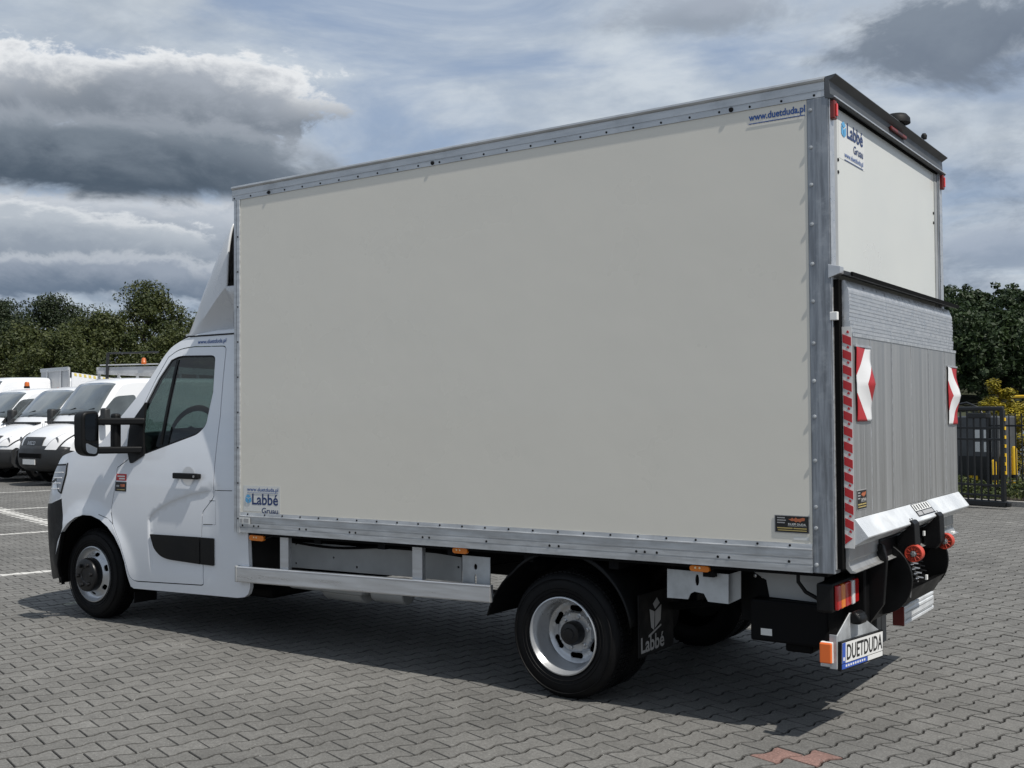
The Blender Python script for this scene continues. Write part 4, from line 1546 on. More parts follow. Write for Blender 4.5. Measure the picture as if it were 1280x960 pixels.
MB().box(5.995, 6.004, 1.05, 1.075, .66, .685).build('white_tag', 'white_plastic', car)
MB().box(5.948, 5.956, 1.20, 1.225, .88, .905).build('white_tag', 'white_plastic', car)
MB().box(5.90, 5.93, 1.98, 2.03, .80, .83).build('lip_stop', 'white_plastic', car, bevel=.004)
MB().tube([(5.95, .802, .79), (5.985, .79, .74), (5.99, .79, .66), (5.985, .79, .60)], 0.004, 6).build('pull_wire', 'steel', car, smooth=50)

# ---- rear lamps
for yy, left in ((0.075, 1), (Y1 - 0.075 - 0.32, 0)):
    lp = MB().box(5.74, 5.822, yy - .02, yy + .34, .612, .752).build('tail_light', 'black_plastic', T, bevel=0.012)
    seg = [(0.0, 0.055, 'red_lens'), (0.057, 0.115, 'orange_lens'), (0.117, 0.205, 'red_lens'), (0.207, 0.245, 'clear_lens'), (0.247, 0.32, 'red_lens')]
    if not left:
        seg = [(0.32 - b, 0.32 - a, m) for a, b, m in seg]
    for a, b, m in seg:
        MB().box(5.8225, 5.842 + (.006 if 'clear' in m else 0), yy + a, yy + b, .624, .742).build('lamp_lens', m, lp, bevel=0.006, smooth=40)
MB().box(5.80, 5.828, 0.51, 0.62, .565, .722).build('white_reflector', 'white_plastic', T, bevel=0.003)
MB().box(5.76, 5.80, 0.45, 0.70, .715, .80).build('bumper_hanger', 'grey_panel', T, bevel=0.004)

# ---- split under-run bumper, number plate
for ya, yb in ((0.15, 0.72), (1.40, 2.07)):
    bar = MB().prism([(5.725, .335), (5.785, .335), (5.785, .352), (5.780, .354), (5.780, .366), (5.785, .368), (5.785, .415), (5.780, .417), (5.780, .424), (5.785, .426), (5.785, .442), (5.725, .442)], 1, ya, yb).build('underrun_bar', 'lift_white', T, bevel=0.003)
    if ya > 1:
        MB().box(5.722, 5.788, ya - .012, ya - .001, .333, .444).build('bar_end_cap', 'dark_red', bar, bevel=.004)
        for b_ in (.36, .40):
            MB().box(5.7855, 5.7875, ya + .03, yb - .03, b_, b_ + .004).build('bar_groove', 'grey_panel', bar)
MB().box(5.60, 5.66, 0.70, 1.45, .44, .50).build('underrun_beam', 'black_metal', T, bevel=.004)
MB().box(5.66, 5.77, 1.00, 1.012, .32, .53).box(5.758, 5.77, .93, 1.10, .30, .53).build('bar_bracket', 'grey_rear', T, bevel=.002)
MB().box(5.66, 5.77, 1.50, 1.56, .44, .60).build('bar_bracket', 'black_metal', T, bevel=.002)
holder = empty('plate_holder', (5.852, 0.02, 0.0), R(-3.0), T)
hm = MB().prism([(0.0, .36), (0.0, .515), (.17, .60), (.27, .585), (.565, .455), (.565, .32), (.3, .335)], 0, -.006, 0.0).build('holder_sheet', 'galvanised_plain', holder, bevel=.002)
MB().box(-.035, 0.0, -.006, 0.0, .36, .52).build('holder_flange', 'galvanised_plain', holder, bevel=.001)
pe = np.array([0, 1, -0.055])
pe = pe / np.linalg.norm(pe)
po = np.array([0.008, 0.008, 0.362])
def plate_quad(a0, a1, b0, b1, t0, t1, nm, m, par):
    pz = np.array([0, .055, 1.0]) * .88
    P = [tuple(po + pe * a + pz * b + np.array([t, 0, 0])) for t in (t0, t1) for a, b in ((a0, b0), (a1, b0), (a1, b1), (a0, b1))]
    return MB().add(P, [(3, 2, 1, 0), (4, 5, 6, 7), (0, 1, 5, 4), (1, 2, 6, 5), (2, 3, 7, 6), (3, 0, 4, 7)]).build(nm, m, par, bevel=0)
pf = plate_quad(-.005, .565, -.012, .142, -.007, .008, 'number_plate', 'black_plastic', holder)
plate_quad(.006, .555, .026, .134, .008, .0095, 'plate_face', 'print_white', pf)
plate_quad(.006, .046, .0265, .134, .0095, .0105, 'plate_band', 'plate_blue', pf)
plate_quad(.006, .34, -.004, .022, .008, .0095, 'plate_strip', 'plate_blue', pf)
plate_quad(.345, .555, -.004, .022, .008, .0095, 'plate_strip', 'print_white', pf)
for k in range(9):
    plate_quad(.05 + k * .03, .068 + k * .03, .004, .015, .0095, .0102, 'strip_print', 'print_white', pf)
plate_quad(.016, .034, .04, .058, .0105, .0112, 'band_letter', 'print_white', pf)
text('DUETDUDA', pe, (0, .055, 1.0), tuple(po + pe * .062 + np.array([.0105, 0.002, .0335])), .482, .074, 'print_black', pf, bold=.012, lift=.0005)
MB().box(0.0, .045, .17, .265, .545, .60).prism([(0.0, .545), (.05, .545), (.055, .575), (.03, .605), (0, .605)], 1, .168, .267).build('plate_lamp', 'black_plastic', holder, bevel=.012, smooth=40)
sm = MB().box(5.775, 5.835, 0.008, 0.03, .385, .485).build('side_marker', 'white_plastic', T, bevel=.004)
MB().box(5.776, 5.834, -0.012, 0.0075, .387, .483).build('marker_lens', 'orange_reflector', sm, bevel=.006)

# ---- chassis
ch = empty('chassis', (0, 0, 0), 0, T)
for yy in (0.55, 1.50):
    MB().box(0.4, 5.72, yy, yy + .09, .56, .73).build('chassis_rail', 'chassis_black', ch, bevel=.005)
for x in np.arange(1.85, 5.7, .55):
    MB().box(x, x + .06, 0.06, Y1 - .06, .735, .80).build('cross_member', 'chassis_black', ch)
MB().box(X0 + .02, X1 - .05, 0.045, Y1 - .045, .785, .803).build('floor_underside', 'chassis_black', ch, tilt=True)
MB().tube([(4.338, .25, .345), (4.338, Y1 - .25, .345)], .06, 14).lathe([(.0, 4.18), (.12, 4.22), (.15, 4.338), (.12, 4.46), (0, 4.50)], (0, YC, .345), 'x', 20).build('rear_axle', 'chassis_black', ch, smooth=40)
MB().tube([(0, .3, .33), (0, Y1 - .3, .33)], .05, 12).build('front_axle', 'chassis_black', ch, smooth=40)
for yy in (0.47, 1.61):
    for k in range(3):
        pts = [(x, yy + .035, .45 + .012 * k + .10 * ((x - 4.40) / .75) ** 2) for x in np.linspace(3.62 + .12 * k, 5.18 - .12 * k, 13)]
        MB().tube(pts, .011, 6).build('leaf_spring', 'chassis_black', ch, smooth=40)
    MB().tube([(4.40, yy + .03, .42), (4.75, yy + .03, .72)], .032, 10).build('shock_absorber', 'chassis_black', ch, smooth=40)
MB().box(3.84, 4.85, .62, 1.5, .50, .56).build('under_tray', 'chassis_black', ch)
MB().tube([(1.2, .75, .38), (3.2, .75, .38), (3.7, .62, .42), (4.2, .62, .62)], .04, 10).build('exhaust_pipe', 'steel', ch, smooth=50)
MB().tube([(2.2, .42, .40), (2.55, .42, .40)], [.09, .09], 16).build('silencer', 'grey_panel', ch, smooth=50, bevel=.01)
MB().tube([(2.62, .42, .40), (2.9, .42, .40)], [.07, .07], 16).build('silencer', 'grey_panel', ch, smooth=50, bevel=.01)
MB().box(1.9, 2.6, .30, .55, .372, .47).build('fuel_tank', 'grey_panel', ch, bevel=.03)
MB().box(0.5, 1.7, .35, 1.8, .27, .36).build('engine_tray', 'chassis_black', ch, bevel=.03)
MB().box(-.5, .45, .55, 1.6, .25, .9).build('engine', 'chassis_black', ch, bevel=.05)
# grey valance panels behind the side guard
def true_panel(name, m, pts_px, y, d=.006, parent=T, holes=(), **k):
    ol = []
    for p in pts_px:
        q = U(p[0], p[1], 1, y)
        ol.append((q[0], q[2]))
    hs = []
    for (hx, hy, rx, rz) in holes:
        q = U(hx, hy, 1, y)
        hs.append([(q[0] + rx * math.cos(t), q[2] + rz * math.sin(t)) for t in np.linspace(0, 2 * math.pi, 13)[:-1]])
    return panel(ol, hs, lambda a, b: (a, y, b), d, name, m, parent, g=.2, step=.05, smooth=None)


true_panel('valance_panel', 'grey_panel', [(354, 676), (521, 689), (522, 722), (352, 708)], .26, holes=[(370, 680, .008, .008), (370, 704, .008, .008), (417, 697, .008, .008), (446, 684, .009, .009), (446, 709, .009, .009)])
true_panel('valance_panel', 'grey_panel', [(526, 690), (577, 695), (577, 728), (526, 723)], .24, holes=[(573, 709, .008, .008)])
true_panel('guard_bracket', 'galvanised_plain', [(578, 694), (612.5, 697), (612.5, 735), (578, 731)], .10, holes=[(594.5, 708.5, .012, .018), (594.5, 724, .008, .03)])
true_panel('rear_bracket', 'galvanised_plain', [(834, 711), (910.5, 718), (910.5, 755), (885, 752), (880, 742), (868, 739.5), (863, 742), (860, 749), (834, 747)], .10, holes=[(871.5, 725, .011, .030)])
true_panel('bracket_return', 'grey_panel', [(911, 718), (926, 713.5), (926, 748), (911, 755)], .13)
true_panel('rear_valance', 'grey_panel', [(941, 714), (1030, 720), (1030, 754), (962, 746), (958, 725)], .22)
MB().prism([(5.28, .775), (5.42, .775), (5.50, .72), (5.52, .64), (5.60, .60), (5.60, .5), (5.28, .5)], 1, .24, .25).build('spring_hanger', 'chassis_black', ch, bevel=.003)
mb = MB()
for (x, z) in ((5.36, .735), (5.40, .735), (5.44, .735), (5.36, .60), (5.40, .60), (5.46, .59), (5.55, .56), (5.62, .55)):
    mb.lathe([(.011, .238), (.009, .232), (0, .230)], (x, 0, z), 'y', 8)
mb.build('hanger_bolts', 'steel', ch, weld=0)['kind'] = 'stuff'
tk = MB().box(5.36, 5.76, .16, .62, .42, .63).build('hydraulic_unit', 'chassis_black', ch, bevel=.012)
MB().box(5.52, 5.66, .22, .55, .37, .42).build('hydraulic_motor', 'chassis_black', ch, bevel=.012)
q = U(951, 785, 1, .158)
q2 = U(965, 795, 1, .158)
MB().box(q[0], q2[0], .1575, .1595, q2[2], q[2]).build('unit_label', 'sticker_white', ch)
MB().tube([(5.63, .12, .79), (5.63, .12, .74), (5.66, .14, .69), (5.73, .15, .655), (5.76, .16, .65)], .010, 8).build('cable', 'black_plastic', ch, smooth=50)

# ---- side guard
gz = lambda x, zf, zr_: zf + (zr_ - zf) * (x - 1.70) / 2.156
ga, gb = 1.715, 3.84
mb = MB()
secs = []
for x, dz in ((ga, 0), (gb, 0)):
    zb, zt = gz(x, .437, .488), gz(x, .543, .588)
    secs.append([(x, .05, zb), (x, .018, zb), (x, .014, zb + .008), (x, .016, zt - .012), (x, .014, zt - .006), (x, .02, zt), (x, .05, zt)])
n = len(secs[0])
mb.add(secs[0] + secs[1], [tuple(range(n))[::-1], tuple(range(n, 2 * n))] + [(i, (i + 1) % n, n + (i + 1) % n, n + i) for i in range(n)])
sg = mb.build('side_guard', 'aluminium_clean', T, bevel=.002)
MB().box(1.695, 1.714, .012, .09, .436, .546).build('guard_end_cap', 'grey_panel', sg, bevel=.004)
for x in (2.095, 3.235):
    MB().box(x, x + .078, .051, .085, gz(x, .46, .51), .80).build('guard_post', 'aluminium_clean', sg, bevel=.003)
sgr = copy_tree(sg, T)
for o in [sgr] + list(sgr.children):
    o.location = (0, 0, 0)
sgr.scale = (1, -1, 1)
sgr.location = (0, 2 * YC, 0)

# ---- amber marker lamps under the box
for a, b in (((311, 668.5), (329, 677)), ((565, 684), (583.5, 693)), ((861.5, 706), (886.5, 716))):
    p, q = U(*a, 1, .03), U(*b, 1, .03)
    am = MB().prism(fillet([(p[0], p[2], .02), (q[0], p[2], .02), (q[0], q[2], .02), (p[0], q[2], .02)], 4), 1, .03, .055).build('amber_marker', 'orange_lens', T, bevel=.004)
    for k in (-1, 1):
        MB().lathe([(.006, .03), (.004, .028), (0, .028)], ((p[0] + q[0]) / 2 + .012 * k - .01, 0, (p[2] + q[2]) / 2 + .004), 'y', 8).build('marker_led', 'led_dot', am)
    MB().tube([(q[0], .045, (p[2] + q[2]) / 2), (q[0] + .1, .07, p[2] + .01)], .004, 5).build('marker_wire', 'black_plastic', am)

# ---- rear mudguards and flaps
for s, y0 in ((1, 0.045), (-1, 2 * YC - 0.045)):
    rows = []
    for i in range(27):
        a = R(8 + 168 * i / 26)
        rr = .445 + (.06 if i > 20 else 0) * (i - 20) / 6
        rows.append([(4.30 + rr * math.cos(a), y0 + s * t, .375 + (rr - (.02 if k in (0, 3) else 0)) * math.sin(a) - (0)) for k, t in enumerate((0.0, .012, .46, .475))])
    MB().grid(rows).build('mudguard', 'black_plastic', T, smooth=40, solid=.008)
    fl = MB().box(4.752, 4.760, *sorted((y0 + s * .05, y0 + s * .46)), .265, .60).build('mud_flap', 'rubber', T, bevel=.002)
    if s == 1:
        text('Labbé', SY, SZ, (4.7605, .115, .285), .27, .085, 'print_grey', fl, bold=.02, lift=.001)
        f = lambda a, b: (4.762, .215 + a * .14, .39 + b * .16)
        MB().add([f(0, .75), f(.42, .62), f(.36, 0), f(.12, .12)], [(0, 1, 2, 3)]).add([f(.46, .62), f(1, .80), f(.92, .28), f(.44, .06)], [(0, 1, 2, 3)]).add([f(.28, .90), f(.62, 1.08), f(.86, .86), f(.46, .70)], [(0, 1, 2, 3)]).add([f(-.1, -.12), f(.95, .14), f(.98, .08), f(-.1, -.20)], [(0, 1, 2, 3)]).build('flap_mark', 'print_grey', fl, weld=0)
    MB().box(.46, .468, *sorted((y0 + s * .075, y0 + s * .28)), .165, .42).build('mud_flap', 'rubber', T, bevel=.002)

# hoses and wiring slung under the body
for k, pts in enumerate(([(3.5, .50, .62), (4.0, .46, .70), (4.6, .50, .66), (5.0, .40, .70), (5.4, .34, .66)], [(4.85, .30, .76), (4.95, .28, .66), (5.15, .30, .62), (5.35, .27, .66)], [(1.85, .22, .72), (2.4, .24, .69), (3.0, .22, .73), (3.6, .24, .70)], [(5.55, .70, .60), (5.65, .80, .52), (5.75, .95, .56), (5.83, 1.10, .66)])):
    MB().tube([tuple(p) for p in cr(pts, 6)], .009 if k != 1 else .013, 6).build('hose', 'chassis_black' if k != 1 else 'rubber', ch, smooth=50)


# ------------------------------------------------------------------ parked vans
mat('dark_glass', (0.075, 0.088, 0.09), 0.03, spec=1.0, coat=1.0, var=0.35, vscale=1.3)
mat('van_bumper', (0.02, 0.021, 0.022), 0.55, var=0.15)
mat('beacon', (0.45, 0.10, 0.01), 0.2, coat=0.4)
mat('bed_grey', (0.42, 0.43, 0.44), 0.45, 0.4, var=0.1)
mat('stripe_yellow', (0.62, 0.50, 0.12), 0.5)
mat('car_silver', (0.42, 0.44, 0.45), 0.28, 0.5, coat=0.6)
mat('yellow_paint', (0.72, 0.45, 0.02), 0.4)
mat('gate_black', (0.012, 0.013, 0.014), 0.42, var=0.2)
mat('bark', (0.07, 0.05, 0.035), 0.9, var=0.3, vscale=6, bump=0.5, bscale=20)


def ground_at(px, depth):
    """point on the ground below pixel column px at a given depth"""
    d = ray(px, 480)
    d = d / (d @ fw)
    p = CAM + d * depth
    return (p[0], p[1], 0.0)



class Van:
    def __init__(s, prof, W=1.0, tum=0.13, plan=0.24, taper=1.0):
        s.P = [np.array(p) for p in cr(prof, 3)]
        s.N = []
        n = len(s.P)
        for i in range(n):
            t = s.P[min(i + 1, n - 1)] - s.P[max(i - 1, 0)]
            t = t / np.linalg.norm(t)
            s.N.append(np.array([-t[1], t[0]]) * -1)
        s.W, s.tum, s.plan = W, tum, plan
        s.VL = [0, .25, .5, .7, .84, .93, .98, 1.0]
        s.IN = [0, 0, .006, .018, .034, .058, .088, .12]

    def hw(s, z):
        return s.W * (1 - s.tum * (max(0.0, z - 1.05) / 1.2) ** 1.35 - .03 * max(0, .7 - z))

    def pos(s, i, v, off=0.0):
        d = np.interp(abs(v), s.VL, s.IN) - off
        q = s.P[i] - s.N[i] * d
        x = q[0] - s.plan * abs(v) ** 3 * sstep(.8, 2.3, q[0])
        return (x, v * s.hw(q[1]), q[1])

    def patch(s, i0, i1, v0, v1, nv, off, name, m, par):
        rows = [[s.pos(i, v0 + (v1 - v0) * k / nv, off) for k in range(nv + 1)] for i in range(i0, i1 + 1)]
        return MB().grid(rows).build(name, m, par, smooth=50, solid=.006)

    def idx(s, k):
        return k * 3


TRANSIT = [(2.60, .30), (2.74, .40), (2.78, .58), (2.76, .82), (2.66, 1.00), (2.40, 1.14), (1.98, 1.29), (1.78, 1.38), (1.42, 1.74), (1.06, 2.07), (.86, 2.17), (.40, 2.225), (-1.2, 2.25), (-2.72, 2.24), (-2.84, 2.14), (-2.90, 1.2), (-2.90, .45), (-2.84, .32)]
DAILY = [(2.42, .32), (2.56, .42), (2.60, .62), (2.56, .86), (2.47, 1.04), (2.22, 1.20), (1.92, 1.32), (1.76, 1.40), (1.46, 1.74), (1.14, 2.06), (.94, 2.17), (.45, 2.235), (-1.2, 2.26), (-2.72, 2.25), (-2.84, 2.14), (-2.90, 1.2), (-2.90, .45), (-2.84, .32)]


def make_van(name, loc, heading, prof, label, high=0.0, style='transit', beacon=False):
    """loc = point on the ground under the middle of the front bumper"""
    v = Van([(x, z + high * sstep(1.3, 2.2, z)) for x, z in prof])
    fx = prof[2][0]
    h = R(heading)
    root = empty(name, (loc[0] - fx * math.cos(h), loc[1] - fx * math.sin(h), 0), h)
    root.scale = (1.05, 1.05, 1.05)
    tag(root, label, 'van', 'vans parked in a row behind the truck')
    n = len(v.P)
    vs = [-1, -.98, -.93, -.84, -.7, -.5, -.25, 0, .25, .5, .7, .84, .93, .98, 1]
    rows = [[v.pos(i, a) for a in vs] for i in range(n)]
    body = MB().grid(rows).build('body', 'van_paint', root, smooth=35)
    # sides with wheel arches
    up_ = [(v.pos(i, 1)[0], v.pos(i, 1)[2]) for i in range(n)]
    wx = (prof[2][0] - 0.95, -1.75)
    bot = []
    for c in (wx[1], wx[0]):
        bot += [(c + .42 * math.cos(R(a)), .36 + .42 * math.sin(R(a))) for a in range(186, -7, -14)]
    ol = up_ + [(p[0], max(p[1], .30)) for p in bot]
    for sg in (1, -1):
        panel(ol, [], lambda x, z: (x, sg * v.hw(z), z), .02, 'body_side', 'van_paint', root, g=.16, step=.12, inward=(0, -sg, 0))
        top = 2.02 + high * .3
        c0, c1 = prof[7], prof[9]
        wol = fillet([(c0[0] - .10, 1.36), (c0[0] - .62, 1.92, .12), (c0[0] - 1.12, 1.96, .08), (c0[0] - 1.16, 1.30, .1), (c0[0] - .55, 1.28, .1)])
        panel(wol, [], lambda x, z: (x, sg * (v.hw(z) + .006), z), .012, 'side_window', 'dark_glass', root, g=.12, step=.08, inward=(0, -sg, 0))
        MB().tube([(c0[0] - 1.22, sg * (v.hw(z) + .0005), z) for z in np.linspace(.45, 1.95, 9)], .005, 5).build('door_gap', 'gap_dark', root)
        MB().tube([(c0[0] + .05 - .12 * (z < .8) * (0.8 - z), sg * (v.hw(z) + .0005), z) for z in np.linspace(.72, 1.33, 6)], .005, 5).build('door_gap', 'gap_dark', root)
        MB().box(c0[0] - 1.1, c0[0] - .92, *sorted((sg * (v.hw(1.1)), sg * (v.hw(1.1) + .03))), 1.08, 1.12).build('door_handle', 'van_bumper', root, bevel=.01)
        MB().box(wx[1] + .45, wx[0] - .45, *sorted((sg * (v.hw(.6) - .01), sg * (v.hw(.6) + .018))), .50, .62).build('side_moulding', 'van_bumper', root, bevel=.01)
        mr = MB().box(c0[0] - .33, c0[0] - .18, *sorted((sg * (v.hw(1.4) + .06), sg * (v.hw(1.4) + .27))), 1.30, 1.66).build('door_mirror', 'van_bumper', root, bevel=.04, smooth=50)
        MB().box(c0[0] - .30, c0[0] - .20, *sorted((sg * (v.hw(1.4) - .02), sg * (v.hw(1.4) + .10))), 1.33, 1.41).build('mirror_arm', 'van_bumper', mr, bevel=.015)
        MB().prism([(c0[0] - .08, 1.34), (c0[0] - .18, 1.46), (c0[0] - .34, 1.36), (c0[0] - .32, 1.28)], 1, *sorted((sg * (v.hw(1.4) - .01), sg * (v.hw(1.4) + .02)))).build('mirror_base', 'van_bumper', root)
        for c in wx:
            w = empty('wheel', (c, 0, 0), 0, root)
            yo = sg * -(v.W - .07)
            s_ = 1 if yo < 0 else -1
            MB().lathe([(.20, yo + s_ * .01), (.25, yo), (.31, yo + s_ * .01), (.335, yo + s_ * .04), (.335, yo + s_ * .18), (.25, yo + s_ * .2), (.20, yo + s_ * .19)], (0, 0, .335), 'y', 28, closed=True).build('tyre', 'rubber', w, smooth=40)
            MB().lathe([(.205, yo + s_ * .012), (.18, yo + s_ * .03), (.09, yo + s_ * .015), (.06, yo - s_ * .005), (0, yo - s_ * .008)], (0, 0, .335), 'y', 24).build('rim', 'rim_silver', w, smooth=40)
            MB().prism([(.40 * math.cos(R(a)), .36 + .40 * math.sin(R(a))) for a in range(-20, 201, 20)], 1, *sorted((yo + s_ * .22, yo + s_ * .26))).build('wheel_well', 'black_matt', w)
    MB().box(-2.7, prof[0][0] - .1, -.9, .9, .30, .40).build('underbody', 'black_matt', root)
    # front
    v.patch(v.idx(7) + 1, v.idx(9) + 1, -.89, .89, 24, .008, 'windscreen', 'dark_glass', root)
    cy = v.idx(7) + 1
    for a, b in ((-.75, .05), (-.05, .75)):
        p, q = v.pos(cy, a, .02), v.pos(cy + 1, b, .022)
        MB().tube([p, q], .010, 5).build('wiper', 'black_plastic', root)
    MB().box(prof[7][0] - .02, prof[7][0] + .14, -.72, .72, prof[7][1] - .035 - .02, prof[7][1] - .02 + .0).build('scuttle', 'van_bumper', root, bevel=.01)
    bu = v.patch(0, v.idx(2) + (2 if style == 'transit' else 3), -1, 1, 28, .016, 'bumper', 'van_bumper', root)
    for sg in (1, -1):
        xb = prof[2][0] - v.plan
        panel([(xb - .36, .33), (xb - .02, .33), (xb + .07, .45), (xb + .06, .72), (xb - .04, .78), (xb - .30, .74)], [], lambda x, z: (x, sg * (v.hw(z) + .010), z), .03, 'bumper_corner', 'van_bumper', root, g=.1, step=.08, inward=(0, -sg, 0))
    ih = v.idx(3)
    if style == 'transit':
        gr_ = v.patch(ih + 1, ih + 4, -.52, .52, 16, .010, 'grille', 'van_bumper', root)
        hl = [(.56, .95, ih + 0, ih + 4)]
    else:
        gr_ = v.patch(ih - 1, ih + 3, -.42, .42, 16, .012, 'grille', 'van_bumper', root)
        text('IVECO', SY, (-.35, 0, .94), (prof[3][0] - .03, -.16, .86), .32, .085, 'steel', gr_, lift=.05, bold=.02)
        hl = [(.52, .93, ih - 1, ih + 5)]
    for a, b, i0, i1 in hl:
        for sg in (1, -1):
            # tapered headlamp unit
            rows = []
            for i in range(i0, i1 + 1):
                t = (i - i0) / (i1 - i0)
                aa = a + (.26 if style != 'transit' else .20) * t
                bb_ = b - .10 * (1 - t) ** 2 + .03 * t
                rows.append([v.pos(i, sg * (aa + (bb_ - aa) * k / 8), .014) for k in range(9)])
            lamp = MB().grid(rows).build('headlight', 'van_bumper', root, smooth=50, solid=.004)
            rows = []
            for i in range(i0, i1 + 1):
                t = (i - i0) / (i1 - i0)
                aa = a + (.26 if style != 'transit' else .20) * t + .02
                bb_ = b - .10 * (1 - t) ** 2 + .03 * t - .02
                rows.append([v.pos(i, sg * (aa + (bb_ - aa) * k / 8), .019) for k in range(9)])
            MB().grid(rows).build('lamp_lens', 'clear_lens', lamp, smooth=50)
            pm_ = v.pos((i0 + i1) // 2, sg * (a + b + .1) / 2, .022)
            MB().lathe([(.07, 0), (.055, -.01), (0, -.02)], (pm_[0] + .004, pm_[1], pm_[2]), 'x', 18).build('lamp_bowl', 'lamp_inner', lamp, smooth=50)
    MB().box(prof[2][0] + .012, prof[2][0] + .026, -.26, .26, .46, .57).build('number_plate', 'print_white', root)
    MB().box(prof[2][0] - .02, prof[2][0] + .018, -.45, .45, .60, .70).build('air_intake', 'black_matt', root, bevel=.01)
    if beacon:
        MB().lathe([(.075, 0), (.075, .05), (.065, .055)], (.5, -.1, 2.235 + high), 'z', 16).build('beacon_base', 'black_plastic', root)
        MB().lathe([(.065, .055), (.062, .14), (.04, .17), (0, .175)], (.5, -.1, 2.235 + high), 'z', 16).build('beacon_lens', 'beacon', root, smooth=50)
    return root


HV = -95
g_ = lambda px, py: U(px, py, 2, 0)
p3, p2 = g_(44, 607), g_(-14, 601)
make_van('panel_van', p3, HV, DAILY, 'white van with dark grille strip and black bumper, next to the truck cab', high=.12, style='daily')
make_van('panel_van', p2, HV, TRANSIT, 'white van with sloped angular headlights between two other white vans', style='transit')
make_van('panel_van', p2 + np.array([-2.85, .45, 0]), HV, TRANSIT, 'white low-roof van with orange beacon, third from the truck cab', style='transit', beacon=True)
make_van('panel_van', p2 + np.array([-6.9, 2.2, 0]), HV, TRANSIT, 'tall white high-roof van at the end of the van row', high=.42, style='transit')


# ---- flatbed trucks behind the vans, only the tops of their bodies show
def flatbed(loc, heading, label, stake):
    root = empty('flatbed_truck', (loc[0], loc[1], 0), R(heading))
    tag(root, label, 'truck')
    for s in (-1, 1):
        MB().box(-2.6, 2.4, s * .4 - .05, s * .4 + .05, .55, .72).build('chassis_rail', 'chassis_black', root)
        for c in (1.75, -1.6):
            w = empty('wheel', (c, 0, 0), 0, root)
            yo = s * .98
            MB().lathe([(.2, yo), (.31, yo), (.335, yo - s * .03), (.335, yo - s * .19), (.2, yo - s * .2)], (0, 0, .335), 'y', 24, closed=True).build('tyre', 'rubber', w, smooth=40)
            MB().lathe([(.205, yo - s * .01), (.08, yo - s * .03), (0, yo - s * .03)], (0, 0, .335), 'y', 20).build('rim', 'rim_silver', w, smooth=40)
    MB().prism([(1.0, .5), (1.0, 2.15), (1.25, 2.25), (1.9, 2.2), (2.5, 1.4), (2.9, 1.2), (3.0, .9), (3.0, .4), (1.2, .4)], 1, -1.0, 1.0).build('cab', 'van_paint', root, bevel=.08, smooth=40)
    MB().prism([(1.93, 2.14), (1.96, 2.16), (2.50, 1.48), (2.47, 1.44)], 1, -.85, .85).build('windscreen', 'dark_glass', root)
    MB().box(-2.8, .9, -1.05, 1.05, .85, .97).build('bed_floor', 'bed_grey', root)
    if stake:
        zt = 2.95
        for x in np.linspace(-2.75, .85, 5):
            for s in (-1, 1):
                MB().box(x, x + .06, s * 1.03 - .03, s * 1.03 + .03, .97, zt).build('stake_post', 'bed_grey', root)
        for k in range(6):
            z = 1.1 + k * .33
            for s in (-1, 1):
                MB().box(-2.8, .93, s * 1.07 - .012, s * 1.07 + .012, z, z + .19).build('side_board', 'bed_grey', root, bevel=.004)
            MB().box(.94, .97, -1.02, 1.02, z, z + .19).build('front_board', 'bed_grey', root, bevel=.004)
        MB().tube([(.99, -.75, .9), (.99, -.65, 3.35)], .045, 8).build('rack_post', 'gate_black', root)
        MB().tube([(.99, -.65, 3.33), (.99, 1.0, 3.33)], .025, 8).build('rack_bar', 'gate_black', root)
        MB().tube([(1.0, 1.0, 3.0), (1.0, -.9, 3.0)], .02, 6).build('rack_bar', 'bed_grey', root)
        bz, by = 3.0, .55
    else:
        hb = MB().box(.93, .98, -1.02, 1.02, .97, 3.05).build('headboard', 'bed_grey', root, bevel=.01)
        for y in (-.5, .5):
            MB().box(.98, 1.02, y - .03, y + .03, .97, 3.0).build('headboard_rib', 'aluminium_clean', hb, bevel=.004)
        MB().box(.975, 1.01, -1.02, 1.02, 2.96, 3.07).build('headboard_rail', 'aluminium_clean', hb, bevel=.004)
        for s in (-1, 1):
            sb = MB().prism([(-2.8, 1.0), (.9, 1.0), (.9, 2.9), (-2.8, 2.45)], 1, s * 1.05 - .02, s * 1.05 + .02).build('side_board', 'van_paint', root, bevel=.005)
            for k in range(24):
                x = -2.75 + k * .152
                zb = 2.45 + (x + 2.8) / 3.7 * .45
                MB().prism([(x, zb - .10), (x + .076, zb - .09), (x + .09, zb + .0), (x + .014, zb - .01)], 1, s * 1.074 - .002, s * 1.074 + .002).build('warning_stripe', 'stripe_yellow', sb)
        bz, by = 2.26, .4
    MB().lathe([(.07, 0), (.075, .05), (.065, .06), (.06, .15), (.03, .18), (0, .185)], (1.03, by, bz), 'z', 16).build('beacon', 'beacon', root, smooth=50)
    return root


def corner_at(px, dep, h):
    c, s = math.cos(R(h)), math.sin(R(h))
    q = np.array(ground_at(px, dep))
    return np.array([q[0] - (.95 * c - 1.02 * s), q[1] - (.95 * s + 1.02 * c), 0])


flatbed(corner_at(87, 34, -100), -100, 'flatbed truck with grey headboard and striped white side boards behind the vans', False)
flatbed(corner_at(200, 31, -72), -72, 'flatbed truck with grey slatted side boards and a beacon on its rack', True)


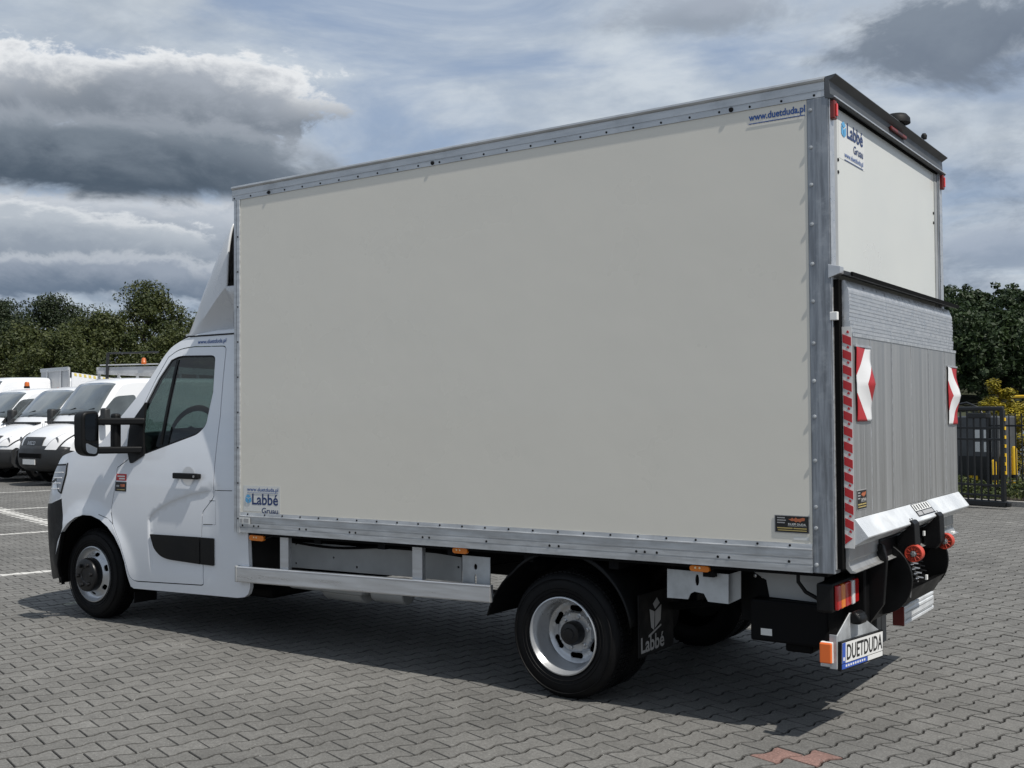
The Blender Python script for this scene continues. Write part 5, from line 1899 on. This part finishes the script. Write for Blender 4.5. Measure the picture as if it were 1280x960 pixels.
# ------------------------------------------------------------------ trees
def leaf_mat(name, c1, c2):
    m = bpy.data.materials.new(name)
    m.use_nodes = True
    m.node_tree.nodes.clear()
    w = NT(m.node_tree)
    out = w.n('ShaderNodeOutputMaterial')
    b = w.n('ShaderNodeBsdfPrincipled')
    b.inputs['Roughness'].default_value = 0.55
    b.inputs['Specular IOR Level'].default_value = 0.3
    t = w.n('ShaderNodeBsdfTranslucent')
    mx = w.n('ShaderNodeMixShader')
    mx.inputs[0].default_value = 0.22
    at = w.n('ShaderNodeAttribute')
    at.attribute_name = 'tone'
    c = w.mix(at.outputs['Fac'], c1, c2)
    w.l(c, b.inputs['Base Color'])
    w.l(c, t.inputs[0])
    w.l(b.outputs[0], mx.inputs[1])
    w.l(t.outputs[0], mx.inputs[2])
    w.l(mx.outputs[0], out.inputs[0])
    MAT[name] = m


leaf_mat('leaf_broad', (0.020, 0.034, 0.010), (0.075, 0.085, 0.022))
leaf_mat('leaf_dark', (0.012, 0.022, 0.010), (0.040, 0.055, 0.022))
leaf_mat('leaf_forest', (0.013, 0.026, 0.010), (0.044, 0.070, 0.024))
leaf_mat('leaf_gold', (0.16, 0.15, 0.015), (0.42, 0.33, 0.03))
leaf_mat('leaf_low', (0.03, 0.045, 0.015), (0.09, 0.11, 0.03))


def leaves_mesh(name, P, N, size, mname, tone, rng):
    """quads with random turn around normals N"""
    n = len(P)
    r1 = rng.normal(size=(n, 3))
    a = np.cross(N, r1)
    a /= np.linalg.norm(a, axis=1)[:, None] + 1e-9
    b = np.cross(N, a)
    sz = (size * rng.uniform(.6, 1.35, n))[:, None]
    a *= sz
    b *= sz * .6
    V = np.stack([P - a, P - b * .9 + a * .1, P + a, P + b * .9 + a * .1], 1).reshape(-1, 3)
    me = bpy.data.meshes.new(name)
    me.vertices.add(len(V))
    me.vertices.foreach_set('co', V.ravel())
    me.loops.add(4 * n)
    me.loops.foreach_set('vertex_index', np.arange(4 * n, dtype=np.int32))
    me.polygons.add(n)
    me.polygons.foreach_set('loop_start', (np.arange(n) * 4).astype(np.int32))
    me.update(calc_edges=True)
    at = me.attributes.new('tone', 'FLOAT', 'FACE')
    at.data.foreach_set('value', np.clip(tone, 0, 1).astype(np.float32))
    me.materials.append(MAT[mname])
    return me


def crown_points(rng, H, Rr, z0, nclump, nleaf, shape='round'):
    cl = []
    while len(cl) < nclump:
        u = rng.normal(size=3)
        u /= np.linalg.norm(u)
        rad = rng.uniform(.35, 1.0) ** .5
        z = u[2] * rad
        zz = (z + 1) / 2
        if shape == 'round':
            wd = math.sin(math.pi * min(.98, .10 + .80 * zz)) ** .75
        else:
            wd = max(.05, 1 - zz) ** .8
        c = np.array([u[0] * rad * Rr * wd * 1.15, u[1] * rad * Rr * wd * 1.15, z0 + (H - z0) * zz])
        cl.append((c, Rr * rng.uniform(.16, .34) * (1 if shape == 'round' else .7), rng.uniform(0, 1)))
    P, N, T_ = [], [], []
    per = nleaf // nclump
    for c, r_, t in cl:
        d = rng.normal(size=(per, 3))
        d /= np.linalg.norm(d, axis=1)[:, None]
        rr = r_ * rng.uniform(.35, 1.08, per) ** .6
        P.append(c + d * rr[:, None] * np.array([1.1, 1.1, .8]))
        N.append(d * .7 + rng.normal(size=(per, 3)) * .5 + np.array([0, 0, .35]))
        T_.append(np.clip(t * .6 + rng.uniform(0, .45, per), 0, 1))
    return np.concatenate(P), np.concatenate(N), np.concatenate(T_), cl


def tree_parts(seed, H, Rr, z0, nclump, nleaf, leaf, mname, shape='round'):
    rng = np.random.default_rng(seed)
    P, N, T_, cl = crown_points(rng, H, Rr, z0, nclump, nleaf, shape)
    N /= np.linalg.norm(N, axis=1)[:, None]
    crown = leaves_mesh('crown', P, N, leaf, mname, T_, rng)
    mb = MB()
    tz = H * .72
    trunk = [(0.05 * H * .1 * math.sin(3 * t), .03 * H * .1 * math.cos(4 * t), tz * t) for t in np.linspace(0, 1, 7)]
    r0 = H * .022
    mb.tube(trunk, [r0 * (1.25 if t == 0 else 1 - .8 * t) for t in np.linspace(0, 1, 7)], 8)
    for c, r_, t in cl[::max(1, len(cl) // 16)]:
        zs = min(tz * .95, max(z0 * .6, c[2] - Rr * .55))
        st = np.array([0, 0, zs])
        mid = st * .5 + c * .5 + np.array([0, 0, -.1])
        mb.tube([tuple(st), tuple(mid), tuple(c)], [r0 * .42, r0 * .26, r0 * .08], 5)
    return crown, mb


def add_tree(name, parts, loc, rz, sc, label, group):
    root = empty(name, loc, rz)
    tag(root, label, 'tree', group)
    crown, trunk = parts
    c = bpy.data.objects.new('crown', crown)
    col.objects.link(c)
    c.parent = root
    if isinstance(trunk, MB):
        t = trunk.build('trunk', 'bark', root, smooth=50)
        parts[1] = t.data
    else:
        t = bpy.data.objects.new('trunk', trunk)
        col.objects.link(t)
        t.parent = root
    root.scale = sc
    return root


t_round = list(tree_parts(11, 10.6, 3.1, 1.4, 190, 38000, .095, 'leaf_broad'))
t_dark = list(tree_parts(12, 10.4, 3.3, 1.2, 190, 36000, .098, 'leaf_dark'))
t_low = list(tree_parts(13, 7.8, 3.1, .8, 130, 26000, .098, 'leaf_broad'))
G_ = 'trees beyond the parked vans'
add_tree('broadleaf_tree', t_round, ground_at(181, 76), 0.3, (1.02, 1.02, 1.0), 'rounded tall tree with sunlit tawny-green crown above the slatted flatbed', G_)
add_tree('broadleaf_tree', t_dark, ground_at(62, 77), 1.1, (1.0, 1.0, .97), 'tall dark green tree with uneven top behind the white vans', G_)
add_tree('broadleaf_tree', t_dark, ground_at(-6, 78), 2.6, (.8, .8, .96), 'tall narrow dark tree at the far end of the tree row', G_)
add_tree('broadleaf_tree', t_low, ground_at(122, 72), 0.0, (1.0, 1.0, 1.05), 'lower bushy tree filling the gap between the two tall trees', G_)
add_tree('broadleaf_tree', t_low, ground_at(30, 70), 1.9, (1.0, 1.0, .92), 'low bushy tree in front of the dark tall trees', G_)
add_tree('broadleaf_tree', t_low, ground_at(215, 70), 4.0, (.9, .9, .85), 'low bushy tree half hidden by the truck cab', G_)
add_tree('broadleaf_tree', t_low, ground_at(80, 66), 5.2, (.95, .95, .82), 'low spreading tree right behind the striped flatbed', G_)
add_tree('broadleaf_tree', t_round, ground_at(-70, 80), 3.3, (1.0, 1.0, 1.0), 'round broadleaf tree past the end of the van row', G_)
add_tree('broadleaf_tree', t_round, ground_at(262, 84), 5.3, (1.0, 1.0, .9), 'round broadleaf tree standing behind the truck', G_)


# ---- wooded hillside on the right, one far-off mass
def forest():
    rng = np.random.default_rng(5)
    Ps, Ns, Ts, Zs = [], [], [], []
    for k in range(400):
        far = k >= 170
        px = rng.uniform(1040, 1440) if not far else (rng.uniform(330, 1060) if k % 5 < 3 else rng.uniform(1420, 2050))
        dep = 112 + 62 * rng.random()
        g = np.array(ground_at(px, dep))
        hill = hill_z(dep)
        H = rng.uniform(8.0, 11.5)
        Rr = rng.uniform(2.2, 3.4)
        shp = 'round' if rng.random() < .72 else 'cone'
        P, N, T_, _ = crown_points(rng, H, Rr, 1.0, 26, 420 if far else 1150, shp)
        Ps.append(P + g + np.array([0, 0, hill]))
        Ns.append(N)
        Zs.append(np.full(len(P), .43 if far else .27))
        Ts.append(T_ * .8 + rng.uniform(-.1, .2))
    P, N, T_ = np.concatenate(Ps), np.concatenate(Ns), np.concatenate(Ts)
    N /= np.linalg.norm(N, axis=1)[:, None]
    me = leaves_mesh('forest', P, N, np.concatenate(Zs), 'leaf_forest', T_, rng)
    o = bpy.data.objects.new('forest', me)
    col.objects.link(o)
    tag(o, 'dense dark green wood covering the far hillside beyond the gate', 'forest', kind='stuff')


def hill_z(dep):
    return max(0.0, (dep - 105)) * .17


mat('hill_soil', (0.03, 0.036, 0.018), 0.95, var=.3, vscale=.2)
rows = []
for dep in (100, 105, 115, 130, 150, 175, 230):
    rows.append([tuple(np.array(ground_at(px, dep)) + np.array([0, 0, hill_z(dep) * sstep(200, 420, px) * sstep(2200, 1950, px) - .1])) for px in range(200, 2250, 50)])
tag(MB().grid(rows).build('hill', 'hill_soil', smooth=60), kind='structure')
forest()

# ------------------------------------------------------------------ gate and what stands behind it
Bd = np.array([B2[0], B2[1], 0.0])
Ad = np.array([A2[0], A2[1], 0.0])
GE = U(1259, 637, 2, 0)
gate = empty('sliding_gate', tuple(GE), R(-18))
tag(gate, 'black metal sliding gate with thin vertical bars behind the truck', 'gate')
L_ = 6.0
def gb(name, x0, x1, y0, y1, z0, z1, m='gate_black', par=gate, bev=.004):
    return MB().box(x0, x1, y0, y1, z0, z1).build(name, m, par, bevel=bev)
gb('bottom_beam', -L_, .0, -.05, .05, .03, .13, bev=.02)
gb('top_beam', -L_, -.03, -.035, .035, 1.55, 1.62, bev=.02)
gb('end_post', -.08, -.02, -.035, .035, .13, 1.56)
for z in (.19, .35, 1.08, 1.26):
    gb('cross_bar', -L_, -.081, -.018, .018, z, z + .035)
for k in range(50):
    x = -.19 - k * .115
    MB().box(x - .011, x + .011, -.011, .011, .131, 1.549).build('gate_bar', 'gate_black', gate)
gb('end_cap', .0, .06, -.04, .04, .04, .12, bev=.02)
for k in range(7):
    gb('rack_mark', -.018, -.004, -.02, .02, .55 + k * .14, .60 + k * .14, m='yellow_paint', bev=0)
# open end frame at the gate's drive side
gb('drive_box', -.62, -.28, -.07, .07, 1.43, 1.52, bev=.015)
# fence behind
fl0 = GE + Ad * 1.3
fence = empty('bar_fence', tuple(fl0), R(-18))
tag(fence, 'black metal bar fence along the planted strip beside the gate', 'fence')
for z in (.22, 1.28):
    gb('fence_rail', -1.0, 4.5, -.015, .015, z, z + .03, par=fence)
for k in range(50):
    x = -.98 + k * .11
    MB().box(x - .008, x + .008, -.008, .008, .08, 1.50).build('fence_bar', 'gate_black', fence)
for x in (-1.02, 1.5, 4.48):
    gb('fence_post', x - .03, x + .03, -.03, .03, 0, 1.55, par=fence)
# planted strip with kerb
kerb = MB()
k0 = GE + Ad * .55
for s in range(12):
    a, b = k0 + Bd * (-5 + s * 1.0), k0 + Bd * (-5 + s * 1.0 + .99)
    q = [a, b, b + Ad * .08, a + Ad * .08]
    kerb = MB().add([(*p[:2], -.02) for p in q] + [(*p[:2], .09) for p in q], [(0, 1, 2, 3), (4, 5, 6, 7), (0, 1, 5, 4), (1, 2, 6, 5), (2, 3, 7, 6), (3, 0, 4, 7)])
    o = kerb.build('kerb_stone', 'concrete_kerb', pavement, bevel=.008)
q = [k0 + Ad * .08 + Bd * -6, k0 + Ad * .08 + Bd * 9, k0 + Ad * 6 + Bd * 9, k0 + Ad * 6 + Bd * -6]
tag(MB().add([(*p[:2], .05) for p in q], [(0, 1, 2, 3)]).build('soil_strip', 'soil'), kind='structure')
rng = np.random.default_rng(3)
n = 26000
u, v_ = rng.uniform(-5.5, 8.5, n), rng.uniform(.15, 2.0, n)
hh = .10 + .34 * (0.5 + .5 * np.sin(u * 2.6 + 2 * np.sin(v_ * 2)) * np.cos(v_ * 2.2 + u)) 
P = k0[None] + np.outer(u, Bd) + np.outer(v_, Ad)
P[:, 2] = .05 + hh * rng.uniform(.2, 1, n)
N = rng.normal(size=(n, 3)) * .6 + np.array([0, 0, .8])
N /= np.linalg.norm(N, axis=1)[:, None]
me = leaves_mesh('ground_cover', P, N, .035, 'leaf_low', rng.random(n), rng)
o = bpy.data.objects.new('ground_cover', me)
col.objects.link(o)
tag(o, 'low green juniper ground cover along the planted strip', 'ground cover', kind='stuff')
# golden conifers
def shrub(loc, H, Rr, seed, label, mname='leaf_gold', n=12000):
    rng = np.random.default_rng(seed)
    P, N, T_, cl = crown_points(rng, H, Rr, .1, 90, n, 'round')
    N = N * .5 + np.array([0, 0, .6])
    N /= np.linalg.norm(N, axis=1)[:, None]
    root = empty('conifer_shrub', tuple(loc))
    tag(root, label, 'shrub', 'shrubs on the planted strip')
    me = leaves_mesh('foliage', P, N, .03, mname, T_, rng)
    o = bpy.data.objects.new('foliage', me)
    col.objects.link(o)
    o.parent = root
    MB().tube([(0, 0, 0), (0, .02, H * .5), (0, 0, H * .9)], [.03, .02, .006], 6).build('stem', 'bark', root)
sg0 = np.array(ground_at(1247, 21.5))
shrub(sg0, 2.2, .42, 21, 'tall golden yellow conifer rising above the black gate')
shrub(np.array(ground_at(1283, 21.0)), 1.75, .45, 22, 'shorter golden green conifer beside the tall golden one', n=6000)
# dark container with white notices behind the gate
cb0 = np.array(ground_at(1226, 20.3))
cab_ = empty('equipment_cabinet', tuple(cb0), R(-18))
tag(cab_, 'dark equipment cabinet with two white notices behind the gate bars', 'cabinet')
gb('cabinet_body', -.55, .33, 0, .6, .05, 1.45, m='grey_rear', par=cab_, bev=.03)
for x in (-.16, .04):
    for z in (.80, 1.02):
        gb('white_notice', x, x + .15, -.006, -.0005, z, z + .18, m='print_white', par=cab_, bev=0)
gb('cabinet_door', -.45, .22, -.02, -.0008, .2, .72, m='gate_black', par=cab_)
for k in range(4):
    gb('yellow_foot', -.28 + k * .055, -.24 + k * .055, -.03, -.021, .28, .36, m='yellow_paint', par=cab_, bev=0)
MB().tube([(-.9, .2, 1.35), (-.8, .2, 1.62), (-.4, .2, 1.70), (-.15, .2, 1.60), (-.05, .2, 1.40)], .02, 8).build('cabinet_hoop', 'gate_black', cab_, smooth=50)
# yellow barrier posts
for k in range(3):
    p = np.array(ground_at(1240 + k * 13, 20.0))
    o = MB().lathe([(.05, 0), (.05, .62 + .12 * k), (.035, .66 + .12 * k), (0, .67 + .12 * k)], (0, 0, 0), 'z', 14).build('bollard', 'yellow_paint', None, smooth=50)
    o.location = p
    tag(o, ['short yellow bollard nearest the dark cabinet', 'middle yellow bollard between two others', 'tallest yellow bollard beside the silver car'][k], 'bollard', 'yellow bollards behind the gate')
    MB().lathe([(.056, .30), (.056, .40)], (0, 0, 0), 'z', 14).build('black_band', 'gate_black', o)
# silver car beyond the fence
cp = np.array(ground_at(1318, 23.5))
car_ = empty('parked_car', tuple(cp), R(150))
tag(car_, 'silver low car parked beyond the bar fence', 'car')
cv = Van([(1.85, .25), (2.0, .36), (2.02, .52), (1.94, .66), (1.5, .78), (.95, .86), (.75, .90), (.35, 1.10), (-.05, 1.22), (-.5, 1.25), (-1.1, 1.18), (-1.6, .95), (-1.9, .90), (-2.0, .6), (-1.98, .35), (-1.9, .25)], W=.86, tum=.0, plan=.18)
cv.hw = lambda z: .86 * (1 - .28 * max(0.0, z - .82) / .45)
nn = len(cv.P)
MB().grid([[cv.pos(i, a) for a in (-1, -.93, -.7, -.3, 0, .3, .7, .93, 1)] for i in range(nn)]).build('body', 'car_silver', car_, smooth=40)
for sg in (1, -1):
    ol = [(cv.pos(i, 1)[0], cv.pos(i, 1)[2]) for i in range(nn)]
    bt = []
    for c in (-1.25, 1.2):
        bt += [(c + .33 * math.cos(R(a)), .28 + .33 * math.sin(R(a))) for a in range(186, -7, -16)]
    panel(ol + [(p[0], max(.24, p[1])) for p in bt], [], lambda x, z: (x, sg * cv.hw(z), z), .02, 'body_side', 'car_silver', car_, g=.15, step=.1, inward=(0, -sg, 0))
    panel(fillet([(.62, .90), (.25, 1.06, .05), (-.5, 1.13, .1), (-1.25, 1.02, .1), (-1.35, .90)]), [], lambda x, z: (x, sg * (cv.hw(z) + .006), z), .01, 'side_window', 'dark_glass', car_, g=.1, step=.08, inward=(0, -sg, 0))
    for c in (-1.25, 1.2):
        w = empty('wheel', (c, 0, 0), 0, car_)
        yo = sg * .80
        MB().lathe([(.19, yo), (.27, yo), (.29, yo - sg * .03), (.29, yo - sg * .17), (.19, yo - sg * .18)], (0, 0, .29), 'y', 24, closed=True).build('tyre', 'rubber', w, smooth=40)
        MB().lathe([(.192, yo - sg * .01), (.06, yo - sg * .03), (0, yo - sg * .03)], (0, 0, .29), 'y', 20).build('rim', 'rim_silver', w, smooth=40)
cv.patch(cv.idx(6), cv.idx(8), -.85, .85, 12, .008, 'windscreen', 'dark_glass', car_)
# yellow bar of a height barrier further off
hb = empty('height_barrier', ground_at(1300, 32), R(-18))
tag(hb, 'yellow horizontal barrier bar on posts in front of the wood', 'barrier')
MB().tube([(-1.2, 0, 1.93), (3.0, 0, 1.97)], .045, 10).build('barrier_bar', 'yellow_paint', hb, smooth=50)
for x in (-1.1, 2.9):
    MB().tube([(x, 0, 0), (x, 0, 1.95)], .05, 10).build('barrier_post', 'gate_black', hb, smooth=50)
